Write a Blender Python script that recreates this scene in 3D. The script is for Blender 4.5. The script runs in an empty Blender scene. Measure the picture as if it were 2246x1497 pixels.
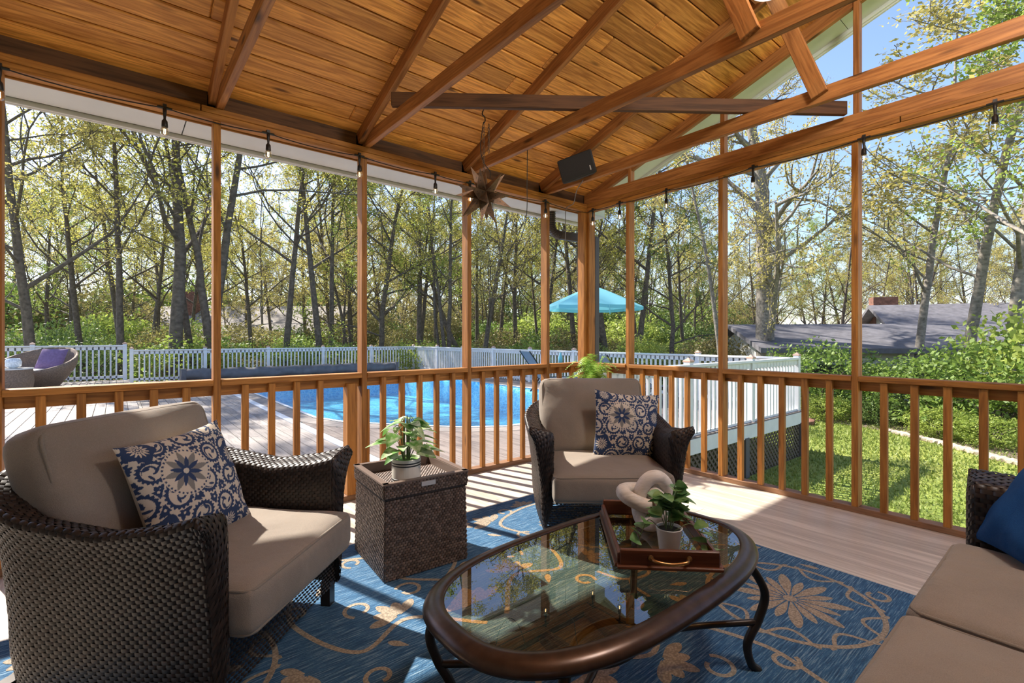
import bpy, bmesh, math, random
import numpy as np
from mathutils import Vector, Matrix, Quaternion
PI = math.pi
rng = np.random.default_rng(7)
random.seed(7)
scene = bpy.context.scene
C = scene.collection

# ---------------------------------------------------------------- camera
cam_d = bpy.data.cameras.new('camera')
cam = bpy.data.objects.new('camera', cam_d)
C.objects.link(cam)
cam.location = (0, 0, 1.153)
cam.rotation_euler = (PI / 2, 0, math.radians(50.545 - 90))
cam_d.sensor_width = 36
cam_d.lens = 36 * 1057 / 2246
cam_d.shift_y = -8.5 / 2246
cam_d.clip_end = 500
cam_d.clip_start = 0.02
scene.camera = cam

# ---------------------------------------------------------------- sky, sun, exposure
SUN = Vector((-0.3035, 0.974, 1.0)).normalized()
world = bpy.data.worlds.new('world')
scene.world = world
world.use_nodes = True
wn = world.node_tree
wn.nodes.clear()
sky = wn.nodes.new('ShaderNodeTexSky')
sky.sky_type = 'NISHITA'
sky.sun_disc = False
sky.sun_elevation = math.asin(SUN.z)
sky.sun_rotation = math.atan2(SUN.x, SUN.y)
sky.air_density = 1.0
sky.dust_density = 0.6
sky.ozone_density = 3.0
bgn = wn.nodes.new('ShaderNodeBackground')
bgn.inputs['Strength'].default_value = 0.18
wout = wn.nodes.new('ShaderNodeOutputWorld')
tint = wn.nodes.new('ShaderNodeMix'); tint.data_type = 'RGBA'; tint.blend_type = 'MULTIPLY'; tint.inputs['Factor'].default_value = 1.0
tint.inputs['B'].default_value = (1.06, 0.98, 1.0, 1)
wn.links.new(sky.outputs[0], tint.inputs['A'])
wn.links.new(tint.outputs['Result'], bgn.inputs['Color'])
wn.links.new(bgn.outputs[0], wout.inputs['Surface'])
sun_d = bpy.data.lights.new('sun', 'SUN')
sun_d.energy = 7.2
sun_d.angle = math.radians(0.8)
sun_d.color = (1.0, 0.93, 0.82)
sun = bpy.data.objects.new('sun', sun_d)
C.objects.link(sun)
sun.rotation_euler = (-SUN).to_track_quat('-Z', 'Y').to_euler()
sun.location = SUN * 60
vs = scene.view_settings
vs.view_transform = 'Standard'
vs.look = 'None'
vs.gamma = 1
vs.use_curve_mapping = False
vs.exposure = 0.88
scene.cycles.transparent_max_bounces = 24
scene.cycles.max_bounces = 8
scene.cycles.sample_clamp_indirect = 6

# ---------------------------------------------------------------- helpers
def tag(o, label=None, cat=None, group=None, kind=None):
    if label: o['label'] = label
    if cat: o['category'] = cat
    if group: o['group'] = group
    if kind: o['kind'] = kind
    return o

def empty(name, loc=(0, 0, 0), rz=0.0, parent=None):
    o = bpy.data.objects.new(name, None)
    o.empty_display_size = 0.1
    C.objects.link(o)
    o.location = loc
    o.rotation_euler = (0, 0, rz)
    if parent: o.parent = parent
    return o

def thing(name, label, cat, loc=(0, 0, 0), rz=0.0, group=None):
    return tag(empty(name, loc, rz), label, cat, group)

def struct(name, label=None):
    return tag(empty(name), label, kind='structure')

def mobj(name, mesh, mat=None, parent=None, loc=None, rot=None):
    o = bpy.data.objects.new(name, mesh)
    C.objects.link(o)
    if mat is not None and len(mesh.materials) == 0:
        mesh.materials.append(mat)
    if parent: o.parent = parent
    if loc is not None: o.location = loc
    if rot is not None: o.rotation_euler = rot
    return o

class MB:
    """collects vertices and faces of ONE part"""
    def __init__(s):
        s.v = []; s.f = []; s.n = 0
    def add(s, v, f):
        v = np.asarray(v, float).reshape(-1, 3)
        n = s.n
        s.v.append(v)
        s.f += [tuple(int(i) + n for i in q) for q in f]
        s.n += len(v)
        return s
    def box(s, c, d, rz=0.0, taper=1.0):
        x, y, z = [k / 2 for k in d]
        v = np.array([(-x, -y, -z), (x, -y, -z), (x, y, -z), (-x, y, -z),
                      (-x * taper, -y * taper, z), (x * taper, -y * taper, z), (x * taper, y * taper, z), (-x * taper, y * taper, z)])
        if rz:
            c_, s_ = math.cos(rz), math.sin(rz)
            v = v @ np.array([[c_, s_, 0], [-s_, c_, 0], [0, 0, 1]])
        return s.add(v + np.array(c), [(0, 3, 2, 1), (4, 5, 6, 7), (0, 1, 5, 4), (1, 2, 6, 5), (2, 3, 7, 6), (3, 0, 4, 7)])
    def tube(s, pts, r, n=8, cap=True, closed=False):
        P = np.asarray(pts, float); m = len(P)
        R = np.broadcast_to(np.asarray(r, float), (m,)) if np.ndim(r) <= 1 else np.asarray(r)
        T = np.zeros_like(P)
        if closed:
            T = np.roll(P, -1, 0) - np.roll(P, 1, 0)
        else:
            T[1:-1] = P[2:] - P[:-2]; T[0] = P[1] - P[0]; T[-1] = P[-1] - P[-2]
        T /= np.linalg.norm(T, axis=1)[:, None] + 1e-12
        a = np.array([0, 0, 1.0]) if abs(T[0][2]) < 0.9 else np.array([1.0, 0, 0])
        nrm = np.cross(T[0], a); nrm /= np.linalg.norm(nrm)
        ang = np.arange(n) * 2 * PI / n
        out = []
        for i in range(m):
            nrm = nrm - T[i] * (nrm @ T[i]); nrm /= np.linalg.norm(nrm) + 1e-12
            b = np.cross(T[i], nrm)
            out.append(P[i] + R[i] * (np.cos(ang)[:, None] * nrm + np.sin(ang)[:, None] * b))
        V = np.concatenate(out)
        F = []
        for i in range(m if closed else m - 1):
            i2 = (i + 1) % m
            for j in range(n):
                j2 = (j + 1) % n
                F.append((i * n + j, i * n + j2, i2 * n + j2, i2 * n + j))
        if cap and not closed:
            F.append(tuple(range(n))[::-1]); F.append(tuple((m - 1) * n + k for k in range(n)))
        return s.add(V, F)
    def lathe(s, prof, c=(0, 0, 0), n=24):
        prof = np.asarray(prof, float)
        ang = np.arange(n) * 2 * PI / n
        V = np.concatenate([np.stack([r * np.cos(ang) + c[0], r * np.sin(ang) + c[1], np.full(n, z + c[2])], 1) for r, z in prof])
        F = []
        for i in range(len(prof) - 1):
            for j in range(n):
                j2 = (j + 1) % n
                F.append((i * n + j, i * n + j2, (i + 1) * n + j2, (i + 1) * n + j))
        return s.add(V, F)
    def grid(s, G, wrapu=False, wrapv=False):
        G = np.asarray(G, float); a, b = G.shape[:2]
        F = []
        for i in range(a if wrapu else a - 1):
            for j in range(b if wrapv else b - 1):
                i2, j2 = (i + 1) % a, (j + 1) % b
                F.append((i * b + j, i2 * b + j, i2 * b + j2, i * b + j2))
        return s.add(G.reshape(-1, 3), F)
    def prism(s, poly, z0, z1):
        p = np.asarray(poly, float); n = len(p)
        V = np.concatenate([np.c_[p, np.full(n, z0)], np.c_[p, np.full(n, z1)]])
        F = [tuple(range(n))[::-1], tuple(range(n, 2 * n))] + [(i, (i + 1) % n, n + (i + 1) % n, n + i) for i in range(n)]
        return s.add(V, F)
    def mesh(s, name, smooth=False):
        m = bpy.data.meshes.new(name)
        V = np.concatenate(s.v) if s.v else np.zeros((0, 3))
        m.from_pydata(V.tolist(), [], s.f)
        if smooth: m.polygons.foreach_set('use_smooth', np.ones(len(m.polygons), bool))
        m.update()
        return m
    def build(s, name, mat, parent=None, smooth=False, loc=None, rot=None):
        return mobj(name, s.mesh(name, smooth), mat, parent, loc, rot)

def bevel(o, w=0.004, seg=2):
    m = o.modifiers.new('bevel', 'BEVEL'); m.width = w; m.segments = seg; m.limit_method = 'ANGLE'; m.angle_limit = math.radians(40)
    return o

_bc = {}
def boxmesh(dx, dy, dz, mat, bw=0.003):
    """shared bevelled box, long side along local X, 44 triangles"""
    k = (round(dx, 3), round(dy, 3), round(dz, 3), mat.name, bw)
    if k not in _bc:
        bm = bmesh.new()
        bmesh.ops.create_cube(bm, size=1)
        for v in bm.verts: v.co = (v.co.x * dx, v.co.y * dy, v.co.z * dz)
        if bw: bmesh.ops.bevel(bm, geom=bm.edges[:], offset=bw, segments=1, affect='EDGES')
        m = bpy.data.meshes.new('board'); bm.to_mesh(m); bm.free()
        m.materials.append(mat)
        _bc[k] = m
    return _bc[k]

def beam(name, p0, p1, w, h, mat, parent=None, bw=0.003, up=(0, 0, 1)):
    """timber from p0 to p1 (centre line), w across, h along 'up'"""
    p0, p1 = Vector(p0), Vector(p1)
    d = p1 - p0
    x = d.normalized(); u = Vector(up)
    if abs(x.dot(u)) > 0.99: u = Vector((0, 1, 0))
    y = u.cross(x).normalized(); z = x.cross(y)
    o = mobj(name, boxmesh(d.length, w, h, mat, bw), None, parent)
    M = Matrix((x, y, z)).transposed().to_4x4(); M.translation = (p0 + p1) / 2
    o.matrix_local = M
    return o

def copy_tree(o, parent=None):
    c = o.copy(); C.objects.link(c); c.parent = parent
    for ch in list(o.children): copy_tree(ch, c)
    return c

def smooth_curve(P, n=8, closed=False):
    """Catmull-Rom through the points"""
    P = np.asarray(P, float)
    if closed: Q = np.concatenate([P[-1:], P, P[:2]])
    else: Q = np.concatenate([2 * P[:1] - P[1:2], P, 2 * P[-1:] - P[-2:-1]])
    out = []
    t = np.linspace(0, 1, n, endpoint=False)[:, None]
    for i in range(1, len(Q) - 2):
        a, b, c, d = Q[i - 1], Q[i], Q[i + 1], Q[i + 2]
        out.append(0.5 * (2 * b + (c - a) * t + (2 * a - 5 * b + 4 * c - d) * t ** 2 + (3 * b - a - 3 * c + d) * t ** 3))
    if not closed: out.append(Q[-2:-1])
    return np.concatenate(out)

# ---------------------------------------------------------------- materials
def mat_new(name):
    m = bpy.data.materials.new(name); m.use_nodes = True
    nt = m.node_tree
    return m, nt, nt.nodes['Principled BSDF'], nt.nodes['Material Output']

def N(nt, t, **kw):
    n = nt.nodes.new(t)
    for k, v in kw.items():
        if k.startswith('i_'):
            key = k[2:]
            n.inputs[int(key) if key.isdigit() else key.replace('_', ' ')].default_value = v
        else: setattr(n, k, v)
    return n

def ramp(nt, stops, interp='LINEAR'):
    r = nt.nodes.new('ShaderNodeValToRGB'); cr = r.color_ramp; cr.interpolation = interp
    while len(cr.elements) < len(stops): cr.elements.new(0.5)
    for e, (p, c) in zip(cr.elements, stops):
        e.position = p; e.color = (*c, 1) if len(c) == 3 else c
    return r

def plain(name, col, rough=0.6, metal=0.0, noise=0.0, nscale=30, bump=0.0, spec=0.5, coat=0.0):
    m, nt, b, out = mat_new(name)
    b.inputs['Roughness'].default_value = rough; b.inputs['Metallic'].default_value = metal
    b.inputs['Specular IOR Level'].default_value = spec
    b.inputs['Coat Weight'].default_value = coat
    b.inputs['Base Color'].default_value = (*col, 1)
    if noise or bump:
        tc = N(nt, 'ShaderNodeTexCoord'); nz = N(nt, 'ShaderNodeTexNoise', i_Scale=nscale, i_Detail=5)
        nt.links.new(tc.outputs['Object'], nz.inputs['Vector'])
        if noise:
            r = ramp(nt, [(0.3, tuple(c * (1 - noise) for c in col)), (0.7, tuple(min(1, c * (1 + noise)) for c in col))])
            nt.links.new(nz.outputs['Fac'], r.inputs[0]); nt.links.new(r.outputs[0], b.inputs['Base Color'])
        if bump:
            bp = N(nt, 'ShaderNodeBump', i_Strength=bump, i_Distance=0.01)
            nt.links.new(nz.outputs['Fac'], bp.inputs['Height']); nt.links.new(bp.outputs[0], b.inputs['Normal'])
    return m

def wood(name, dark, light, rough=0.55, scale=1.0, var=0.25, knots=True, grain=1.0, kcol=None, ring=0.20):
    """timber with its grain along the object's local X"""
    m, nt, b, out = mat_new(name)
    L = nt.links.new
    tc = N(nt, 'ShaderNodeTexCoord'); oi = N(nt, 'ShaderNodeObjectInfo')
    sc = N(nt, 'ShaderNodeVectorMath', operation='SCALE', i_Scale=37.0)
    comb = N(nt, 'ShaderNodeCombineXYZ')
    for i in range(3): L(oi.outputs['Random'], comb.inputs[i])
    L(comb.outputs[0], sc.inputs[0])
    add = N(nt, 'ShaderNodeVectorMath', operation='ADD'); L(tc.outputs['Object'], add.inputs[0]); L(sc.outputs[0], add.inputs[1])
    mp = N(nt, 'ShaderNodeMapping'); mp.inputs['Scale'].default_value = (0.9 * scale, 11 * scale, 11 * scale); L(add.outputs[0], mp.inputs['Vector'])
    n1 = N(nt, 'ShaderNodeTexNoise', i_Scale=1.6, i_Detail=3, i_Distortion=0.6); L(mp.outputs[0], n1.inputs['Vector'])
    w = N(nt, 'ShaderNodeMath', operation='MULTIPLY', i_1=16.0 * grain); L(n1.outputs['Fac'], w.inputs[0])
    si = N(nt, 'ShaderNodeMath', operation='SINE'); L(w.outputs[0], si.inputs[0])
    mp2 = N(nt, 'ShaderNodeMapping'); mp2.inputs['Scale'].default_value = (4 * scale, 90 * scale, 90 * scale); L(add.outputs[0], mp2.inputs['Vector'])
    n2 = N(nt, 'ShaderNodeTexNoise', i_Scale=1.0, i_Detail=6, i_Roughness=0.65); L(mp2.outputs[0], n2.inputs['Vector'])
    mx = N(nt, 'ShaderNodeMath', operation='MULTIPLY_ADD', i_1=ring, i_2=0.0); L(si.outputs[0], mx.inputs[0]); L(n2.outputs['Fac'], mx.inputs[2])
    r = ramp(nt, [(0.25, dark), (0.75, light)]); L(mx.outputs[0], r.inputs[0])
    hsv = N(nt, 'ShaderNodeHueSaturation'); L(r.outputs[0], hsv.inputs['Color'])
    mr = N(nt, 'ShaderNodeMapRange', i_To_Min=1 - var, i_To_Max=1 + var); L(oi.outputs['Random'], mr.inputs['Value']); L(mr.outputs[0], hsv.inputs['Value'])
    col = hsv.outputs[0]
    if knots:
        mp3 = N(nt, 'ShaderNodeMapping'); mp3.inputs['Scale'].default_value = (1.7 * scale, 7.5 * scale, 7.5 * scale); L(add.outputs[0], mp3.inputs['Vector'])
        vo = N(nt, 'ShaderNodeTexVoronoi', i_Scale=1.0); L(mp3.outputs[0], vo.inputs['Vector'])
        kr = ramp(nt, [(0.05, (1, 1, 1)), (0.13, (0, 0, 0))]); L(vo.outputs['Distance'], kr.inputs[0])
        mk = N(nt, 'ShaderNodeMix', data_type='RGBA'); L(kr.outputs[0], mk.inputs['Factor']); L(col, mk.inputs['A'])
        mk.inputs['B'].default_value = (*(kcol or tuple(c * 0.35 for c in dark)), 1)
        col = mk.outputs['Result']
    L(col, b.inputs['Base Color'])
    b.inputs['Roughness'].default_value = rough; b.inputs['Specular IOR Level'].default_value = 0.35
    bp = N(nt, 'ShaderNodeBump', i_Strength=0.25, i_Distance=0.004); L(n2.outputs['Fac'], bp.inputs['Height']); L(bp.outputs[0], b.inputs['Normal'])
    return m

M = {}
M['ceil'] = wood('ceiling pine', (0.42, 0.155, 0.030), (0.86, 0.40, 0.095), rough=0.45, var=0.33, grain=2.0, ring=0.125)
M['beam'] = wood('stained beam', (0.215, 0.078, 0.018), (0.43, 0.18, 0.05), rough=0.55, var=0.12, grain=1.8, ring=0.13)
M['beam_dark'] = wood('dark brace', (0.05, 0.021, 0.008), (0.12, 0.052, 0.02), rough=0.7, var=0.1)
M['stud'] = wood('stained stud', (0.215, 0.078, 0.012), (0.43, 0.178, 0.034), rough=0.6, var=0.16, grain=1.8, ring=0.13)
M['plate'] = wood('sill timber', (0.13, 0.06, 0.03), (0.27, 0.14, 0.07), rough=0.6, var=0.1, knots=False)
M['floor'] = wood('pale floor plank', (0.42, 0.36, 0.30), (0.64, 0.57, 0.49), rough=0.4, var=0.07, knots=False, scale=0.8, grain=0.7)
M['deck'] = wood('weathered deck board', (0.22, 0.19, 0.172), (0.34, 0.30, 0.272), rough=0.75, var=0.16, knots=False)
M['deck_brown'] = wood('brown deck board', (0.15, 0.12, 0.107), (0.24, 0.20, 0.178), rough=0.75, var=0.12, knots=False)
M['white'] = plain('white paint', (0.74, 0.75, 0.76), 0.5, noise=0.06, nscale=6)
M['soffit'] = plain('soffit paint', (0.60, 0.60, 0.60), 0.6, noise=0.05, nscale=4)
M['rake'] = plain('rake soffit board', (0.66, 0.70, 0.62), 0.6, noise=0.05, nscale=4)
M['black'] = plain('black plastic', (0.012, 0.012, 0.013), 0.45)
M['dark_metal'] = plain('dark bronze metal', (0.030, 0.022, 0.018), 0.35, metal=0.4, noise=0.3, nscale=20)
M['brown_metal'] = plain('brown downspout', (0.055, 0.042, 0.036), 0.5)
# ================================================================ the porch shell
YL, XR = 3.355, 3.764           # inner faces of the two screened walls
ZH0, ZH1 = 2.453, 2.529         # header underside and top
ZR = 0.899                      # rail cap top
X0, Y0 = -1.65, -3.75           # where the porch goes on behind the viewer
SL = 0.345                      # roof slope
RID = -0.2                      # ridge line
def zc(y): return 2.66 + SL * (YL - y) if y > RID else 2.66 + SL * (YL - RID) - SL * (RID - y)

floor = struct('floor')
tag(floor, 'pale grey-beige plank floor of the screened porch')
fw = 0.152
x = X0; k = 0
while x < XR + 0.09:
    w = min(fw, XR + 0.09 - x)
    cuts = sorted([Y0, YL + 0.09] + [random.uniform(Y0 + 0.6, YL - 0.6) for _ in range(3)])
    for a, b in zip(cuts[:-1], cuts[1:]):
        if b - a > 0.05:
            beam('floor_plank', (x + w / 2, a + 0.0006, -0.012), (x + w / 2, b - 0.0006, -0.012), w - 0.0012, 0.024, M['floor'], floor, bw=0.0008)
    x += fw; k += 1

def wall(name, label, P, d, n, length, posts, first_gap, gable=False):
    """P: start point on the inner face, d: direction along, n: outward normal"""
    W = struct(name, label)
    P, d, n = Vector(P), Vector(d), Vector(n)
    def q(s, o, z): return P + d * s + n * o + Vector((0, 0, z))
    beam('bottom_plate', q(0, 0.0445, 0.019), q(length, 0.0445, 0.019), 0.089, 0.038, M['plate'], W)
    beam('top_plate', q(0, 0.0445, ZH0 + 0.019), q(length, 0.0445, ZH0 + 0.019), 0.089, 0.036, M['stud'], W)
    # upper plate in two lengths with a butt joint
    j = length * 0.37
    beam('top_plate', q(0, 0.0435, ZH0 + 0.057), q(j, 0.0435, ZH0 + 0.057), 0.087, 0.037, M['stud'], W)
    beam('top_plate', q(j + 0.006, 0.0435, ZH0 + 0.057), q(length, 0.0435, ZH0 + 0.057), 0.087, 0.037, M['stud'], W)
    return W, q

# left wall: along +X at Y = YL, outward +Y
posts_l = [-0.442 + 0.914 * i for i in range(-1, 5)]      # centres
WL, ql = wall('wall_left', 'screened porch wall with stained studs and low rail facing the pool', (X0, YL, 0), (1, 0, 0), (0, 1, 0), XR - X0 + 0.09, posts_l, 0)
WR, qr = wall('wall_right', 'screened porch wall with stained studs facing the lawn', (XR, YL + 0.09, 0), (0, -1, 0), (1, 0, 0), YL + 0.09 - Y0, [], 0)
for x in posts_l:
    beam('post', (x, YL + 0.0445, 0.038), (x, YL + 0.0445, ZH0), 0.089, 0.038, M['stud'], WL, up=(1, 0, 0))
# double stud and short blocks beside the post next to the side table
beam('post', (posts_l[3] - 0.088, YL + 0.0445, 0.038), (posts_l[3] - 0.088, YL + 0.0445, ZR - 0.07), 0.089, 0.072, M['stud'], WL, up=(1, 0, 0))
beam('post', (posts_l[3] + 0.03, YL + 0.0445, 0.038), (posts_l[3] + 0.03, YL + 0.0445, ZR - 0.12), 0.089, 0.02, M['stud'], WL, up=(1, 0, 0))
xs = posts_l + [XR - 0.03]
for i in range(len(xs) - 1):
    a, b = xs[i] + 0.019, xs[i + 1] - 0.019
    beam('rail_cap', (a, YL + 0.045, ZR - 0.017), (b, YL + 0.045, ZR - 0.017), 0.106, 0.034, M['stud'], WL)
    beam('sub_rail', (a, YL + 0.065, ZR - 0.066), (b, YL + 0.065, ZR - 0.066), 0.038, 0.064, M['stud'], WL)
    nb = 5 if b - a > 0.7 else 2
    for kx in range(nb):
        x = a + (b - a + 0.038) * (kx + 1) / (nb + 1) - 0.019
        if i == 2 and kx == 4: continue
        beam('baluster', (x, YL + 0.026, 0.036), (x, YL + 0.026, ZR - 0.036), 0.038, 0.038, M['stud'], WL, up=(1, 0, 0))
# corner post
beam('corner_post', (XR - 0.001, YL + 0.043, 0.038), (XR - 0.001, YL + 0.043, ZH0), 0.089, 0.089, M['stud'], WL, up=(1, 0, 0))
beam('corner_post', (XR + 0.043, YL - 0.015, 0.038), (XR + 0.043, YL - 0.015, ZH0), 0.089, 0.04, M['stud'], WR, up=(0, 1, 0))

posts_r = [1.018 + 0.914 * i for i in range(2, -6, -1)]
ys = [YL - 0.03] + posts_r
for y in posts_r:
    top = ZH0
    beam('post', (XR + 0.0445, y, 0.038), (XR + 0.0445, y, ZH0), 0.089, 0.038, M['stud'], WR, up=(0, 1, 0))
    if y > -3.2: beam('gable_stud', (XR + 0.06, y, ZH1 + 0.001), (XR + 0.06, y, zc(y) - 0.06), 0.06, 0.036, M['beam'], WR, up=(0, 1, 0))
for i in range(len(ys) - 1):
    a, b = ys[i] - 0.019, ys[i + 1] + 0.019
    beam('rail_cap', (XR + 0.045, a, ZR - 0.017), (XR + 0.045, b, ZR - 0.017), 0.106, 0.034, M['stud'], WR)
    beam('sub_rail', (XR + 0.065, a, ZR - 0.066), (XR + 0.065, b, ZR - 0.066), 0.038, 0.064, M['stud'], WR)
    nb = 5 if a - b > 0.7 else 1
    for kx in range(nb):
        y = a + 0.019 + (b - a - 0.038) * (kx + 1) / (nb + 1)
        beam('baluster', (XR + 0.026, y, 0.036), (XR + 0.026, y, ZR - 0.036), 0.038, 0.038, M['stud'], WR, up=(0, 1, 0))

# insect screens stretched on the outside of the studs
ms, nt, b_, out_ = mat_new('insect screen')
tr = N(nt, 'ShaderNodeBsdfTransparent'); df = N(nt, 'ShaderNodeBsdfDiffuse'); df.inputs['Color'].default_value = (0.13, 0.13, 0.13, 1)
mix = N(nt, 'ShaderNodeMixShader', i_Fac=0.07)
nt.links.new(tr.outputs[0], mix.inputs[1]); nt.links.new(df.outputs[0], mix.inputs[2]); nt.links.new(mix.outputs[0], out_.inputs['Surface'])
M['screen'] = ms
def screen(parent, x0, y0, x1, y1, z0, z1):
    MB().add([(x0, y0, z0), (x1, y1, z0), (x1, y1, z1), (x0, y0, z1)], [(0, 1, 2, 3)]).build('insect_screen', M['screen'], parent)
for i in range(len(xs) - 1):
    for z0, z1 in ((0.04, ZR - 0.035), (ZR, ZH0)):
        screen(WL, xs[i], YL + 0.087, xs[i + 1], YL + 0.087, z0, z1)
for i in range(len(ys) - 1):
    for z0, z1 in ((0.04, ZR - 0.035), (ZR, ZH0)):
        screen(WR, XR + 0.087, ys[i], XR + 0.087, ys[i + 1], z0, z1)

# house wall behind the viewer, lapped siding
WB = struct('wall_back', 'lapped siding of the house behind the porch')
M['siding'] = plain('grey beige siding', (0.36, 0.33, 0.29), 0.7)
for k in range(30):
    z = 0.06 + 0.125 * k
    ext = (YL - 0.02) if z < 2.5 else max(0.05, RID + (zc(RID) - z) / SL - 0.1 - RID)
    a, b = (Y0, YL - 0.02) if z < 2.5 else (RID - ext, RID + ext)
    if z > zc(RID) - 0.1: break
    beam('siding_board', (X0 + 0.01, a, z), (X0 + 0.01, b, z), 0.014, 0.13, M['siding'], WB, bw=0.001, up=(0.1, 0, 1))

# ---------------------------------------------------------------- ceiling and roof frame
CE = struct('ceiling', 'vaulted ceiling of knotty pine planks on stained trusses')
pw = 0.138
cs = math.sqrt(1 + SL * SL)
nrow = int((YL + 0.1 - RID) * cs / pw) + 1
for side in (0, 1):
    for r in range(nrow):
        ya = YL + 0.1 - r * pw / cs; yb = ya - pw / cs
        if yb < RID - 0.02: break
        if side: ya, yb = 2 * RID - ya, 2 * RID - yb
        ym = (ya + yb) / 2
        cuts = [X0]
        xx = X0 + random.uniform(0.5, 4.4)
        while xx < XR + 0.05:
            if xx < XR - 0.4: cuts.append(xx)
            xx += random.uniform(2.6, 4.6)
        cuts.append(XR + 0.08)
        up = (0, SL if side == 0 else -SL, 1)
        for a, b in zip(cuts[:-1], cuts[1:]):
            beam('ceiling_plank', (a + 0.001, ym, zc(ym) + 0.012), (b - 0.001, ym, zc(ym) + 0.012), pw - 0.005, 0.024, M['ceil'], CE, bw=0.007, up=up)
# roof deck above the planks (shingles)
m_sh = plain('roof shingle', (0.09, 0.085, 0.085), 0.9, noise=0.3, nscale=12)
M['shingle'] = m_sh
ov = 0.46
for sgn in (1, -1):
    ye = RID + sgn * (YL + ov - RID)
    rb = MB()
    A = np.array([(X0, ye, zc(ye) + 0.03), (XR + 0.42, ye, zc(ye) + 0.03), (XR + 0.42, RID, zc(RID) + 0.03), (X0, RID, zc(RID) + 0.03)])
    rb.add(np.concatenate([A, A + (0, 0, 0.05)]), [(0, 1, 2, 3), (7, 6, 5, 4), (0, 4, 5, 1), (1, 5, 6, 2), (2, 6, 7, 3), (3, 7, 4, 0)])
    rb.build('roof_deck', m_sh, CE)
rafter_x = [-0.53, 0.45, 1.371, 2.285, 3.17, XR + 0.06]
for i, x in enumerate(rafter_x):
    for sgn in (1, -1):
        y0 = RID + sgn * (YL + 0.05 - RID); y1 = RID + sgn * 0.0
        beam('rafter', (x, y0, zc(y0) - 0.047), (x, y1, zc(y1) - 0.047), 0.038, 0.094, M['beam'], CE)
    if i == 5:
        beam('tie_beam', (x - 0.03, YL + 0.05, ZH1 + 0.052), (x - 0.03, Y0, ZH1 + 0.052), 0.04, 0.104, M['beam'], CE)
    else:
        xt = x + 0.038
        beam('tie_beam', (xt, YL + 0.05, ZH1 + 0.046), (xt, 2 * RID - YL - 0.05, ZH1 + 0.046), 0.038, 0.092, M['beam'], CE)
        if i > 0:
            # slanted web from the tie up to the rafter
            beam('web', (x + 0.005, 1.03, ZH1 + 0.04), (x + 0.005, 1.30, zc(1.3) - 0.05), 0.036, 0.089, M['beam'], CE, up=(0, 1, 0.3))
# the rafters close to the eave carry dark blocking boards
for i in range(len(rafter_x) - 1):
    a, b = rafter_x[i] + 0.058, rafter_x[i + 1] - 0.02
    beam('blocking', (a, YL + 0.075, 2.60), (b, YL + 0.075, 2.60), 0.025, 0.14, M['beam_dark'], CE)
beam('blocking', (X0, YL + 0.075, 2.60), (rafter_x[0] - 0.02, YL + 0.075, 2.60), 0.025, 0.14, M['beam_dark'], CE)
beam('ridge_board', (X0, RID, zc(RID) - 0.09), (XR + 0.08, RID, zc(RID) - 0.09), 0.038, 0.16, M['beam'], CE)
# diagonal brace lying across the ties
beam('brace', (1.36, 2.86, 2.668), (3.735, 1.06, 2.668), 0.036, 0.088, M['beam_dark'], CE)
# pale blocks nailed between rafters beside the lamp
beam('lamp_block', (2.74, 1.36, zc(1.36) - 0.045), (3.13, 1.36, zc(1.36) - 0.045), 0.038, 0.085, M['ceil'], CE)
beam('lamp_block', (2.74, 1.10, zc(1.10) - 0.045), (3.13, 1.10, zc(1.10) - 0.045), 0.038, 0.085, M['ceil'], CE)

# eave and rake trim outside the screens
T1 = struct('trim_1', 'white boxed eave running along the pool side of the porch')
beam('soffit_board', (X0, YL + 0.09 + 0.165, 2.475), (0.33, YL + 0.09 + 0.165, 2.475), 0.33, 0.012, M['soffit'], T1, bw=0.001)
beam('soffit_board', (0.336, YL + 0.09 + 0.165, 2.475), (2.77, YL + 0.09 + 0.165, 2.475), 0.33, 0.012, M['soffit'], T1, bw=0.001)
beam('soffit_board', (2.776, YL + 0.09 + 0.165, 2.475), (XR + 0.40, YL + 0.09 + 0.165, 2.475), 0.33, 0.012, M['soffit'], T1, bw=0.001)
beam('fascia_board', (X0, YL + ov, 2.505), (XR + 0.42, YL + ov, 2.505), 0.022, 0.13, M['soffit'], T1)
beam('fascia_strip', (X0, YL + ov - 0.02, 2.458), (XR + 0.41, YL + ov - 0.02, 2.458), 0.02, 0.03, M['soffit'], T1)
beam('frieze_board', (X0, YL + 0.098, 2.50), (XR + 0.1, YL + 0.098, 2.50), 0.014, 0.11, M['stud'], T1)
T2 = struct('trim_2', 'pale green boarded rake overhang of the gable')
for sgn in (1, -1):
    ye = RID + sgn * (YL + ov - RID)
    A, B_ = (XR + 0.255, ye, zc(ye) - 0.0), (XR + 0.255, RID, zc(RID) - 0.0)
    cut = [0.0, 0.31, 0.66, 1.0]
    A, B_ = Vector(A), Vector(B_)
    for s0, s1 in zip(cut[:-1], cut[1:]):
        beam('rake_board', A.lerp(B_, s0 + 0.0008), A.lerp(B_, s1), 0.30, 0.012, M['rake'], T2, bw=0.001, up=(0, SL * sgn, 1))
    off = Vector((0.16, 0, 0.02))
    beam('barge_board', A + off, B_ + off, 0.022, 0.12, M['rake'], T2)
    beam('barge_strip', A + Vector((0.14, 0, -0.018)), B_ + Vector((0.14, 0, -0.018)), 0.02, 0.03, M['rake'], T2)
# boxed corner return below the rake
MB().box((XR + 0.25, YL + 0.28, 2.55), (0.31, 0.36, 0.13)).build('corner_return', M['rake'], T2)
# ================================================================ yard, deck and pool
ZD, ZU, ZG = -0.15, 0.0, -0.95      # lower deck, upper deck, lawn
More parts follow.
